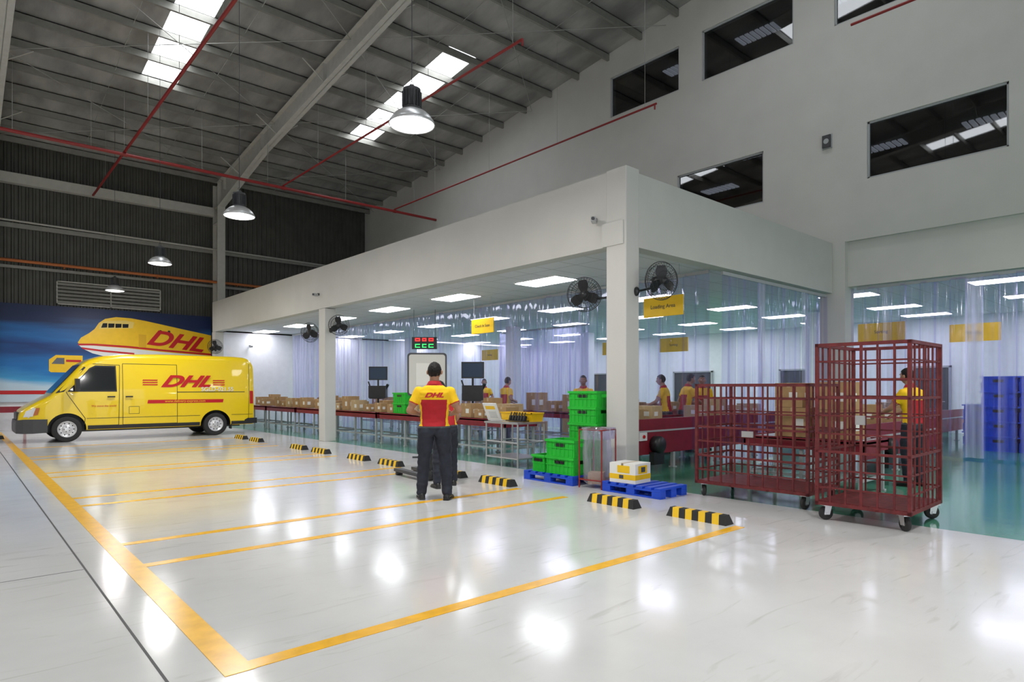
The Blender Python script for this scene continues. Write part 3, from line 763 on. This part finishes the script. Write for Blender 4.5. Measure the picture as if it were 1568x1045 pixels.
    for r in rings:
        for v in r:
            if v.y>.06:
                for ex in(-.032,.032): v.y-=.009*math.exp(-(((v.x-ex)/.018)**2+((v.z-.01)/.014)**2))
                v.y+=.008*math.exp(-((v.x/.045)**2+((v.z-.035)/.012)**2))
                v.y+=.008*math.exp(-((v.x/.02)**2+((v.z+.058)/.012)**2))
                v.y+=.008*math.exp(-((v.x/.025)**2+((v.z+.095)/.016)**2))
    mb.loft(rings,0,True,True,H)
    nr=[[(-.007,.09,.018),(.007,.09,.018),(0,.098,.018)],[(-.010,.09,-.01),(.010,.09,-.01),(0,.108,-.01)],[(-.017,.088,-.03),(.017,.088,-.03),(0,.118,-.028)],[(-.012,.088,-.038),(.012,.088,-.038),(0,.105,-.038)]]
    mb.loft(nr,0,True,True,H)
    for s in(-1,1):
        mb.ell((s*.032,.083,.008),.014,.009,.009,6,10,8,H); mb.ell((s*.032,.0905,.008),.006,.004,.006,4,8,6,H)
        mb.ell((s*.032,.090,.032),.018,.005,.004,4,10,6,H)
        mb.ell((s*.083,-.005,-.008),.012,.018,.030,0,10,8,H); mb.ell((s*.090,.0,-.006),.006,.010,.02,0,8,6,H)
    mb.ell((0,.097,-.057),.022,.008,.007,7,12,6,H)
    vs=[];fs=[];idx={}
    for k in range(nv+1):
        ph=-1.5+3.0*k/nv
        for i in range(nu):
            th=2*math.pi*i/nu; v=hp(th,ph,True); v+=v.normalized()*(.005*NZ.noise(v*50)); idx[k,i]=len(vs); vs.append(v)
    for k in range(nv):
        ph=-1.5+3.0*(k+.5)/nv
        for i in range(nu):
            fr=math.sin(2*math.pi*(i+.5)/nu)
            lim=.62 if fr>.55 else (.62-(.55-fr)*1.35 if fr>-.1 else -.26-(-.1-fr)*.55)
            if ph>lim: j=(i+1)%nu; fs.append((idx[k,i],idx[k,j],idx[k+1,j],idx[k+1,i]))
    mb.add(vs,fs,4,True,H); mb.add([vs[idx[nv,i]] for i in range(nu)],[tuple(range(nu))],4,True,H)
    cr=[]
    for z,r in ((1.448,.085),(1.478,.070),(1.500,.066),(1.495,.073),(1.453,.092)):
        cr.append([tl((r*math.cos(a),.0+r*.92*math.sin(a),z-.012*math.sin(a))) for a in [2*math.pi*i/20 for i in range(20)]])
    mb.loft(cr,2,True,False)
    o=mb.finish(name,mats,loc,yaw,recalc=True); o.scale=(scale*wide,scale,scale)
    if logo:
        text('DHL',.080,(0,-.129,1.325),(math.pi/2+.04,0,0),'red',o,'back_logo',shear=.4,off=.004,sx=1.35)
    return o
cy=-math.radians(41.37)
human('warehouse_worker',(4.69,6.85,0),cy+.06,('fwd','fwd'),stance=.15,stride=-.03,turn=-.1,nod=.12,voxel=.007,logo=True,scale=1.02,wide=1.09)
human('warehouse_worker',(5.41,7.62,0),cy+.30,('reach','reach'),stance=.15,stride=.12,lean=.62,voxel=.010,scale=.97)
human('warehouse_worker',(11.2,10.15,0),cy+2.9,('reach','reach'),lean=.1,voxel=.018)
human('warehouse_worker',(11.75,8.22,0),cy+1.2,('reach','fwd'),lean=.12,voxel=.018)
human('warehouse_worker',(12.45,8.2,0),cy-1.4,('fwd','reach'),lean=.15,voxel=.018,scale=1.02)
human('warehouse_worker',(13.3,8.3,0),cy+3.0,('down','fwd'),voxel=.018)
human('warehouse_worker',(10.6,3.1,0),cy+.4,('reach','reach'),lean=.1,voxel=.018)
human('warehouse_worker',(13.3,16.5,0),cy+3.0,('fwd','fwd'),voxel=.02)
human('warehouse_worker',(9.75,20.8,0),1.6,('reach','fwd'),lean=.1,voxel=.02)
human('warehouse_worker',(17.0,2.2,0),.6,('fwd','fwd'),voxel=.02)
human('warehouse_worker',(11.2,13.0,0),-1.6,('reach','fwd'),lean=.1,voxel=.02)

# pallet jack handled by the second worker
b=MB()
for y in(-.16,.16):
    b.box(.0,.85,y-.055,y+.055,.06,.11,0); b.lathe([(.001,-.05),(.04,-.05),(.04,.05),(.001,.05)],(.76,y,.04),'Y',14,1)
b.box(-.06,.02,-.19,.19,.08,.20,0); b.cyl((-.04,0,.1),(-.04,0,.42),.04,m=0)
for y in(-.05,.05): b.lathe([(.001,-.03),(.085,-.03),(.085,.03),(.001,.03)],(-.10,y,.085),'Y',18,1)
b.tube([(-.10,0,.25),(-.15,0,.52),(-.20,0,.76)],.018,8,0)
b.tube([(-.20,-.10,.76),(-.24,-.20,.84),(-.24,.20,.84),(-.20,.10,.76),(-.20,-.10,.76)],.015,8,1)
b.finish('pallet_jack',['dgrey','black'],(5.63,8.36,0),math.pi/2+cy+.62)

# ---------------- props ----------------
def crate(loc,rz=0,m='green',L=.58,W=.42,H=.26,lip=.012):
    b=MB(); t=.012
    b.box(-W/2,W/2,-L/2,L/2,.0,.012); 
    for s in(-1,1):
        b.box(s*(W/2-.014)-t/2,s*(W/2-.014)+t/2,-L/2+.01,L/2-.01,0,H)
        b.box(-W/2+.01,W/2-.01,s*(L/2-.014)-t/2,s*(L/2-.014)+t/2,0,H*.62)
        b.box(-W/2+.01,W/2-.01,s*(L/2-.014)-t/2,s*(L/2-.014)+t/2,H*.82,H)
        for q in(-1,1): b.box(min(q*W/2*.98,q*.07),max(q*W/2*.98,q*.07),s*(L/2-.014)-t/2,s*(L/2-.014)+t/2,H*.62,H*.82)
        b.box(s*W/2-.012,s*W/2+lip,-L/2-.01,L/2+.01,H-.035,H); b.box(-W/2-.01,W/2+.01,s*L/2-.012,s*L/2+lip,H-.035,H)
        for k in range(7):
            y=-L/2+.04+k*(L-.08)/6; b.box(s*(W/2-.005)-.006,s*(W/2-.005)+lip*.7,y-.005,y+.005,.01,H-.03)
        for k in range(5):
            x=-W/2+.04+k*(W-.08)/4; b.box(x-.005,x+.005,s*(L/2-.005)-.006,s*(L/2-.005)+lip*.7,.01,H*.62)
        b.box(s*(W/2-.004)-.007,s*(W/2-.004)+lip*.7,-L/2,L/2,H*.5,H*.5+.012)
    b.box(-W/2-.001,-W/2+.004,-.10,.10,H*.60,H*.78,1)
    return b.finish('plastic_crate',[m,'black'],loc,rz)
def pallet(x0,x1,y0,y1):
    b=MB(); L=x1-x0;W=y1-y0
    n=7
    for i in range(n):
        y=i*(W-.10)/(n-1); b.box(0,L,y,y+.10,.11,.14)
    for x in (0,L/2-.06,L-.12):
        b.box(x,x+.12,0,W,.085,.11)
        b.box(x,x+.12,0,W,.0,.02)
        for y in (0,W/2-.07,W-.14): b.box(x,x+.12,y,y+.14,.02,.085)
    return b.finish('plastic_pallet',['blue'],(x0,y0,0),bevel=.004)
pallet(6.85,7.45,4.88,5.86); pallet(6.82,7.88,6.40,7.46)
z0=.141
crate((7.08,6.72,z0)); crate((7.08,7.18,z0),L=.28); 
crate((7.08,6.72,z0+.261),.03); 
for i in range(5): crate((7.60,6.74,z0+.251*i),.02*(-1)**i,W=.40,H=.25)
crate((7.6,7.23,z0),L=.32,W=.4); 

def carton(loc,sx,sy,sz,rz=0,m='card',label=True):
    b=MB(); b.box(-sx/2,sx/2,-sy/2,sy/2,0,sz,0)
    b.box(-sx/2-.001,sx/2+.001,-.025,.025,sz*.82,sz+.0015,1); b.box(-sx/2,sx/2,-.0015,.0015,sz,sz+.003,2)
    if label: b.box(-sx/2-.002,-sx/2,-sy*.32,-sy*.02,sz*.3,sz*.62,3); b.box(-sx*.3,sx*.05,-sy/2-.002,-sy/2,sz*.3,sz*.6,3)
    return b.finish('cardboard_box',[m,'tape','dgrey','paper'],loc,rz,bevel=.004)
b=MB(); b.box(-.19,.19,-.21,.21,0,.27,0); b.box(-.192,.192,-.212,.212,.05,.12,1); b.box(-.193,-.19,-.12,.08,.14,.24,1); b.box(-.12,.1,-.213,-.21,.13,.24,1); b.box(-.19,.19,-.02,.02,.2,.272,2); b.box(-.194,-.19,-.02,.05,.06,.11,3); b.box(-.05,.05,-.215,-.21,.15,.22,3)
b.finish('printed_carton',['paper','yel','tape','dgrey'],(7.08,5.55,.141),.08,bevel=.004)

b=MB(); w=.19
for x in(-w,w):
    for y in(-w,w): b.cyl((x,y,0),(x,y,.84),.011,m=0)
for z in (.84,.12):
    for s in(-1,1): b.cyl((-w,s*w,z),(w,s*w,z),.010,m=0); b.cyl((s*w,-w,z),(s*w,w,z),.010,m=0)
rings=[]
for z,s in ((.05,.7),(.09,.95),(.3,.92),(.5,1.0),(.7,.9),(.85,1.02),(.87,1.12),(.80,1.16),(.70,1.14)):
    ring=[]
    for i in range(28):
        a=2*math.pi*i/28; r=.185*s*(1+.05*math.sin(a*7+z*9)+.03*math.sin(a*3+z*20)); k=1/max(abs(math.cos(a)),abs(math.sin(a)))**.7
        ring.append((r*k*math.cos(a),r*k*math.sin(a),z))
    rings.append(ring)
b.loft(rings,1,True,False); b.add(rings[0],[tuple(range(28))],1)
b.box(-.12,.1,-.1,.12,.06,.22,2,Matrix.Rotation(.4,4,'Z'))
b.finish('rubbish_bag_stand',['redpipe','bag','card2'],(7.05,6.12,0),.15)

def caster(b,x,y,m1,m2,a=0):
    T=Matrix.Translation((x,y,0))@Matrix.Rotation(a,4,'Z')
    b.lathe([(.03,-.02),(.065,-.02),(.075,-.012),(.075,.012),(.065,.02),(.03,.02)],(0,0,.075),'Y',20,m1,True,T)
    b.lathe([(.03,-.024),(.03,.024)],(0,0,.075),'Y',12,m2,True,T)
    for s in(-1,1): b.add([(-.03,s*.03,.06),(.03,s*.03,.06),(.055,s*.03,.16),(-.02,s*.03,.16)],[(0,1,2,3)],m2,False,T)
    b.box(-.04,.07,-.045,.045,.155,.17,m2,T); b.cyl((0,-.035,.075),(0,.035,.075),.01,m=m2,T=T,n=8)
def cage(name,L,W,H,nx,ny,nz,loc,rz,front_open=False):
    b=MB(); z0=.17; t=.036; r=.017
    for x in(t/2,L-t/2):
        for y in(t/2,W-t/2): b.box(x-t/2,x+t/2,y-t/2,y+t/2,z0,H)
    for z in (z0+.02,H-t/2):
        for y in(t/2,W-t/2): b.box(0,L,y-t/2,y+t/2,z-t/2,z+t/2)
        for x in(t/2,L-t/2): b.box(x-t/2,x+t/2,0,W,z-t/2,z+t/2)
    b.box(.02,L-.02,.02,W-.02,z0+.02,z0+.045)
    for k in range(1,nz):
        z=z0+(H-z0)*k/nz; rr=.026 if k in(nz//3,2*nz//3) else r
        for y in(t/2,W-t/2): b.box(0,L,y-rr/2,y+rr/2,z-rr/2,z+rr/2)
        for x in(t/2,L-t/2): b.box(x-rr/2,x+rr/2,0,W,z-rr/2,z+rr/2)
    for k in range(1,nx):
        x=L*k/nx; rr=.026 if k==nx//2 else r
        for y in(t/2,W-t/2): b.box(x-rr/2,x+rr/2,y-r/2-.004,y+r/2-.004,z0,H-t/2)
    for k in range(1,ny):
        y=W*k/ny; rr=.026 if k==ny//2 else r
        for x in(t/2,L-t/2): b.box(x-r/2-.004,x+r/2-.004,y-rr/2,y+rr/2,z0,H-t/2)
    for k in (1,2): b.box(0,L,W*k/3-.02,W*k/3+.02,z0-.0,z0+.02)
    for x in(.09,L-.09):
        for y in(.08,W-.08): caster(b,x,y,1,2,random.uniform(-1,1))
    b.box(-.02,0,W*.45,W*.55,H*.55,H*.6,2); 
    return b.finish(name,['cage','rubber','chrome'],loc,rz,recalc=False)
cage('cage_trolley',1.10,.93,1.93,7,6,9,(7.12,2.10,0),.02)
cage('cage_trolley',.95,1.50,1.50,6,8,7,(7.52,3.28,0),.02)

def table(x0,x1,y0,y1,h=.78,top='maroon',leg='grey'):
    b=MB(); L=x1-x0;W=y1-y0
    b.box(0,L,0,W,h-.03,h,1); 
    for a in ((0,.03,0,W),(L-.03,L,0,W),(0,L,0,.03),(0,L,W-.03,W)): b.box(*a,h-.14,h+.02,0)
    for x in(.05,L-.05):
        for y in(.07,W/2,W-.07): b.box(x-.022,x+.022,y-.022,y+.022,.02,h-.05,2); b.box(x-.04,x+.04,y-.04,y+.04,0,.02,2)
        b.box(x-.018,x+.018,.07,W-.07,.18,.215,2)
    for y in(.07,W/2,W-.07): b.box(.05,L-.05,y-.018,y+.018,.18,.215,2)
    k=.12
    while k<W-.1: b.cyl((.03,k,h+.0),(L-.03,k,h+.0),.018,n=8,m=3); k+=.12
    return b.finish('roller_packing_table',[top,'dgrey',leg,'chrome'],(x0,y0,0),recalc=False)
for y in (9.7,12.3,14.9,17.6,20.2,22.8): table(8.35,9.25,y,y+2.45)
for y in (11.0,14.0,17.0,20.0): table(11.8,12.7,y,y+2.6,.8)
table(9.0,9.9,3.2,4.9,.72); 

def conveyor(x0,x1,y0,y1,h=.85,along='X'):
    b=MB(); L=x1-x0;W=y1-y0
    b.box(0,L,0,.05,.28,h+.05,0); b.box(0,L,W-.05,W,.28,h+.05,0); b.box(.05,L-.05,.05,W-.05,h-.02,h,1)
    b.cyl((.05,.05,h-.06),(.05,W-.05,h-.06),.06,m=1); b.cyl((L-.05,.05,h-.06),(L-.05,W-.05,h-.06),.06,m=1)
    k=.1
    while k<L:
        for y in(.03,W-.03): b.box(k-.03,k+.03,y-.03,y+.03,0,.3,2); b.box(k-.06,k+.06,y-.05,y+.05,0,.015,2)
        k+=min(1.5,max(.4,L-.2))
    b.box(0,L,-.012,0,h-.18,h-.15,2); 
    b.box(.55,.75,-.03,0,h-.32,h-.18,3); b.cyl((.65,-.05,h-.25),(.65,-.03,h-.25),.03,m=4)
    b.lathe([(.001,-.16),(.13,-.16),(.15,-.12),(.15,.0),(.05,.02)],(1.0,0,.45),'Y',20,1); b.box(.85,1.15,-.1,.0,.1,.32,1)
    return b.finish('belt_conveyor',['maroon','black','grey','white','red'],(x0,y0,0),recalc=False)
conveyor(8.3,14.2,6.75,7.6); conveyor(10.9,15.0,3.9,4.7,.8); conveyor(16.2,22,5,5.8,.8)
conveyor(11.0,14.0,8.95,9.6,.85)

b=MB(); L,W,h=.72,.95,.82
b.box(0,L,0,W,h-.035,h,0)
for x in(.03,L-.03):
    for y in(.03,W/2,W-.03): b.cyl((x,y,.0),(x,y,h-.03),.017,m=0)
    for z in(.16,.45): b.cyl((x,.03,z),(x,W-.03,z),.013,m=0)
for y in(.03,W/2,W-.03):
    for z in(.16,.45): b.cyl((.03,y,z),(L-.03,y,z),.013,m=0)
b.box(.02,L-.02,.02,W-.02,.16,.175,0)
ob=b.finish('steel_work_table',['chrome'],(7.55,8.42,0))
b=MB()
for i in range(6):
    y=.0+i*.075; b.box(-.03,.03,y-.025,y+.025,0.015,.10,0,Matrix.Rotation(.25,4,'Y')); b.cyl((.0,y,.09),(.03,y,.16),.012,m=0)
b.box(-.08,.08,-.05,.43,-.0,.015,0); b.finish('handheld_scanner_rack',['black'],(7.80,8.52,.835))
def bin_(loc,rz,m='yel'):
    b=MB(); 
    rings=[[(-.14,-.18,0),(.14,-.18,0),(.14,.18,0),(-.14,.18,0)],[(-.16,-.20,.16),(.16,-.20,.16),(.16,.20,.16),(-.16,.20,.16)],[(-.15,-.19,.16),(.15,-.19,.16),(.15,.19,.16),(-.15,.19,.16)],[(-.13,-.17,.02),(.13,-.17,.02),(.13,.17,.02),(-.13,.17,.02)]]
    b.loft(rings,0,False,True); b.box(-.175,.175,-.215,-.195,.145,.165); b.box(-.175,.175,.195,.215,.145,.165); b.box(-.175,-.155,-.215,.215,.145,.165); b.box(.155,.175,-.215,.215,.145,.165)
    return b.finish('storage_bin',[m],loc,rz)
bin_((8.08,8.66,.821),0); bin_((8.08,9.12,.821),.02,'yel')
b=MB(); T=Matrix.Rotation(-.5,4,'Y')
b.box(-.01,.01,-.16,.16,0.01,.38,0,T); b.box(-.016,-.010,-.13,.13,.03,.35,1,T); b.box(-.019,-.016,-.11,.11,.26,.33,2,T); b.box(-.02,.22,-.1,.1,0,.012,0)
for k in range(5): b.box(-.019,-.016,-.11,.07,.08+.03*k,.09+.03*k,3,T)
b.finish('notice_holder',['white','paper','yel','grey'],(7.68,9.2,.825),.2)

b=MB(); w,h0,h1=.40,1.28,2.16
def rr(wd,za,zb,r,y0,y1,m):
    pts=[]
    for cx,cz,a0 in((wd-r,zb-r,0),(-wd+r,zb-r,90),(-wd+r,za+r,180),(wd-r,za+r,270)):
        for k in range(6): a=math.radians(a0+k*18); pts.append((cx+r*math.cos(a),cz+r*math.sin(a)))
    b.prism(pts,y0,y1,m)
rr(w,h0,h1,.07,-.015,.015,0); rr(w-.035,h0+.035,h1-.035,.05,-.019,-.014,1)
b.cyl((0,.04,0.03),(0,.04,h1-.1),.022,m=0); b.cyl((-.3,.04,.03),(.3,.04,.03),.02,m=0); b.cyl((0,-.25,.03),(0,.3,.03),.02,m=0)
b.box(-.22,.05,-.022,-.018,1.5,1.95,2); b.box(-.15,.2,-.05,0,h0-.02,h0,0)
M['board']=mat('board_surface',(.66,.65,.60),.5)
b.finish('whiteboard_stand',['dgrey','board','paper'],(7.25,10.85,0),cy+.1)

random.seed(11)
zt_=.80
spots=[(8.6,9.9,.35,.3,.25),(8.95,10.25,.4,.45,.3),(8.55,10.65,.25,.3,.18),(8.6,11.1,.35,.4,.3),(8.95,10.8,.3,.3,.42),(8.52,11.85,.22,.3,.2),(8.95,12.48,.3,.25,.4),(8.6,12.62,.3,.35,.25),(8.95,12.95,.3,.4,.35),(8.6,13.3,.3,.35,.22),(8.65,14.4,.35,.3,.22),(8.98,14.6,.3,.4,.35),(8.95,15.2,.4,.5,.3),(8.6,15.05,.22,.4,.24),(8.56,15.6,.22,.4,.2),(8.54,16.2,.28,.4,.3),(8.65,16.9,.35,.4,.4),(9.0,16.9,.25,.4,.25),(8.62,17.4,.3,.35,.2),(8.65,17.9,.4,.5,.25),(8.98,17.95,.2,.4,.35),(8.6,18.7,.3,.4,.3),(8.92,18.7,.25,.4,.4),(8.9,19.2,.4,.4,.22),(8.6,19.8,.3,.4,.33),(8.95,20.0,.3,.4,.25),(8.7,20.5,.4,.5,.3),(8.62,21.05,.3,.4,.3),(8.65,21.5,.4,.3,.2),(8.62,22.0,.3,.35,.33),(8.8,22.45,.4,.35,.28),(8.6,23.3,.35,.5,.25),(8.95,23.5,.3,.4,.4),(8.8,24.3,.35,.5,.3)]
for x,y,a,c,h in spots: carton((x,y,zt_+.003),a,c,h,random.uniform(-.08,.08),random.choice(['card','card2','card']))
for y in (11.4,12.0,12.8,14.5,15.1,15.8,17.4,18.2,19.0,20.6,21.5): 
    carton((12.2,y,.823),.45,.4,random.uniform(.25,.5),random.uniform(-.2,.2))
for x in (9.0,9.7,11.3,12.0,12.6,13.4): carton((x,7.17,.852),.4,.35,random.uniform(.2,.4),random.uniform(-.2,.2),'card2')
for x in (11.4,12.0,12.7,13.4): carton((x,9.27,.852),.4,.35,random.uniform(.2,.4),random.uniform(-.2,.2),'card')
for (x,y,z,a,c,h) in ((9.25,3.6,.743,.42,.5,.40),(9.25,3.62,1.147,.42,.45,.38),(9.3,4.2,.743,.45,.5,.42),(9.28,4.25,1.167,.4,.4,.35),(9.68,3.75,.743,.3,.35,.3)): carton((x,y,z),a,c,h,random.uniform(-.04,.04))
for (x,y,h) in ((11.4,4.3,.3),(12.2,4.3,.35),(13.2,4.3,.25),(14.3,4.3,.3)): carton((x,y,.802),.4,.4,h,.1)
for (x,y,h) in ((16.6,5.4,.3),(17.3,5.4,.4),(18.2,5.4,.3)): carton((x,y,.802),.4,.4,h,.1)
crate((8.62,13.85,.803),0); crate((8.62,13.85,1.064),.02)
for (x,y,z) in ((13.4,11.2,0),(13.4,11.2,.42),(13.4,11.8,0),(13.9,13.0,0),(13.9,13.0,.42),(13.5,14.2,0),(14.0,18,0),(14.0,18,.42)): carton((x,y,z+.001),.5,.5,.415,.03)
for i in range(5):
    for (x,y) in ((18.0,2.8),(18.0,3.5),(18.75,2.8),(18.75,3.5)): crate((x,y,.0+.342*i),0.02*(i%2),'blue',.62,.52,.34,.035)
for i in range(3): crate((19.6,4.2,.342*i),0,'blue',.66,.55,.34,.035)

def station(x,y,rz=0):
    b=MB(); b.box(-.22,.22,-.16,.16,0,.03,0); b.cyl((0,0,.03),(0,0,1.1),.025,m=0)
    b.box(-.26,.26,-.03,.02,.86,1.24,0); b.box(-.23,.23,-.034,-.03,.89,1.21,1)
    b.box(-.24,.24,-.16,.12,.36,.70,0); b.cyl((-.18,-.1,.6),(-.25,-.12,.82),.02,m=0); b.cyl((.2,0,.6),(.28,-.03,.74),.04,m=0)
    b.box(-.2,.2,-.25,-.1,.34,.36,0)
    b.finish('computer_workstation',['black','screen'],(x,y,.803),rz)
station(8.97,15.88,cy); station(8.97,11.55,cy)
b=MB(); b.box(-.35,.35,-.04,.04,0,.34,0)
seg=[(-.26,-.12),(-.06,.06),(.12,.26)]
for a,c in seg:
    b.box(a,c,-.045,-.04,.22,.25,1); b.box(a,c,-.045,-.04,.28,.31,1); b.box(a,a+.025,-.045,-.04,.22,.31,1); b.box(c-.025,c,-.045,-.04,.22,.31,1)
    b.box(a,c,-.045,-.04,.04,.065,2); b.box(a,c,-.045,-.04,.12,.145,2); b.box(a,a+.025,-.045,-.04,.04,.145,2)
for s in(-.3,.3): b.cyl((s,0,.34),(s,0,1.12),.006,m=0)
b.finish('led_clock_sign',['black','ledr','ledg'],(10.0,15.1,2.54),cy)

def sign(x,y,z,w=.85,h=.36,body='Check In Scan',ceil=3.66,mt='yel'):
    b=MB(); b.box(-.012,.012,-w/2,w/2,-h/2,h/2,0)
    for s in(-1,1): b.cyl((0,s*w*.4,h/2),(0,s*w*.4,ceil-z),.004,n=6,m=1)
    o=b.finish('hanging_sign',[mt,'rod'],(x,y,z))
    text(body,.10,(-.016,0,0),FACE_NX,'dgrey',o,'sign_text',ext=.001)
sign(9.7,12.1,2.96); sign(9.7,6.85,2.93,body='Loading Area')
for (x,y) in ((16.0,19.5),(16.4,13.5),(16.4,11.2),(16.2,5.4),(18.0,4.0)): sign(x,y,2.75,1.0,.42,'Sorting',3.7)

def fan(c,mount,yaw,tilt=.15,R=.27):
    b=MB()
    for k,y in((1,-.09),(.75,-.105),(.5,-.11),(.25,-.115)): b.torus((0,y if k<1 else -.02,0),R*k,.006 if k==1 else .0035,'Y',40,5)
    b.torus((0,.05,0),R*.8,.004,'Y',32,5); b.torus((0,-.06,0),R*.93,.004,'Y',36,5)
    for i in range(36):
        a=2*math.pi*i/36; c1,s1=math.cos(a),math.sin(a)
        b.tube([(c1*.05,-.118,s1*.05),(c1*R*.7,-.105,s1*R*.7),(c1*R*.93,-.06,s1*R*.93),(c1*R,-.02,s1*R),(c1*R*.8,.05,s1*R*.8),(c1*.07,.07,s1*.07)],.0022,4)
    b.lathe([(.001,-.125),(.055,-.12),(.055,-.11)],axis='Y',n=20)
    b.lathe([(.001,.20),(.06,.19),(.075,.12),(.07,.05),(.04,.03),(.04,-.05),(.001,-.06)],axis='Y',n=20)
    for i in range(3):
        T=Matrix.Rotation(2*math.pi*i/3+.4,4,'Y'); vs=[];N=6
        for k in range(N+1):
            u=k/N; r=.04+.19*u; w=.03+.06*math.sin(math.pi*min(1,u*.75+.1)); tw=.55-.3*u
            for s in(-1,1): vs.append((r,s*w*math.sin(tw)-.03,s*w*math.cos(tw)))
        b.add(vs,[(2*k,2*k+1,2*k+3,2*k+2) for k in range(N)],0,True,T)
    R3=Matrix.Rotation(yaw,4,'Z')@Matrix.Rotation(tilt,4,'X')
    inv=(Matrix.Translation(c)@R3).inverted(); mp=inv@Vector(mount)
    b.cyl((0,.14,0),(0,.16,-.09),.02); b.tube([(0,.16,-.09),mp],.018)
    b.ell(mp,.05,.05,.07)
    return b.finish('wall_fan',['black'],c,rot=(Matrix.Rotation(yaw,3,'Z')@Matrix.Rotation(tilt,3,'X')).to_euler(),recalc=False)
fan((7.52,6.80,2.93),(7.62,6.36,2.85),-.9); fan((7.95,5.66,3.05),(7.72,5.93,2.9),-.35,.1,R=.285)
fan((7.72,15.75,3.12),(7.65,16.08,3.0),-.5); fan((7.42,16.88,2.98),(7.55,16.50,2.9),-.9); fan((7.40,25.3,3.0),(7.49,25.6,2.9),-.5)

def cctv(x,y,z,yaw=0):
    b=MB(); b.box(-.03,.0,-.03,.03,-.03,.03,0); b.cyl((0,0,0),(-.12,0,-.03),.012,m=0); b.box(-.26,-.08,-.035,.035,-.07,.0,1); b.cyl((-.28,0,-.035),(-.26,0,-.035),.025,m=0)
    b.finish('security_camera',['dgrey','grey'],(x,y,z),yaw)
cctv(15.02,6.2,4.1); cctv(7.49,6.55,4.05,.6); cctv(8.8,25.7,3.1,1.57); cctv(7.49,16.5,4.0,.6)
b=MB(); b.box(-.08,0,-.09,.09,-.14,.14); b.lathe([(.06,-.082),(.001,-.082)],axis='X',n=16,m=1); b.box(-.03,0,-.11,.11,-.16,.16,1)
b.finish('wall_speaker',['dgrey','grey'],(15.08,6.15,7.1))

w=bpy.data.worlds.new('world'); S.world=w; w.use_nodes=True
bg=w.node_tree.nodes['Background']; bg.inputs[0].default_value=(.88,.93,1,1); bg.inputs[1].default_value=1.9

cd=bpy.data.cameras.new('camera'); co=bpy.data.objects.new('camera',cd); COL.objects.link(co)
co.location=(0,0,1.45); co.rotation_euler=(math.pi/2,0,cy); cd.sensor_width=36; cd.lens=22.3; cd.shift_y=.0456; cd.clip_start=.05
S.camera=co
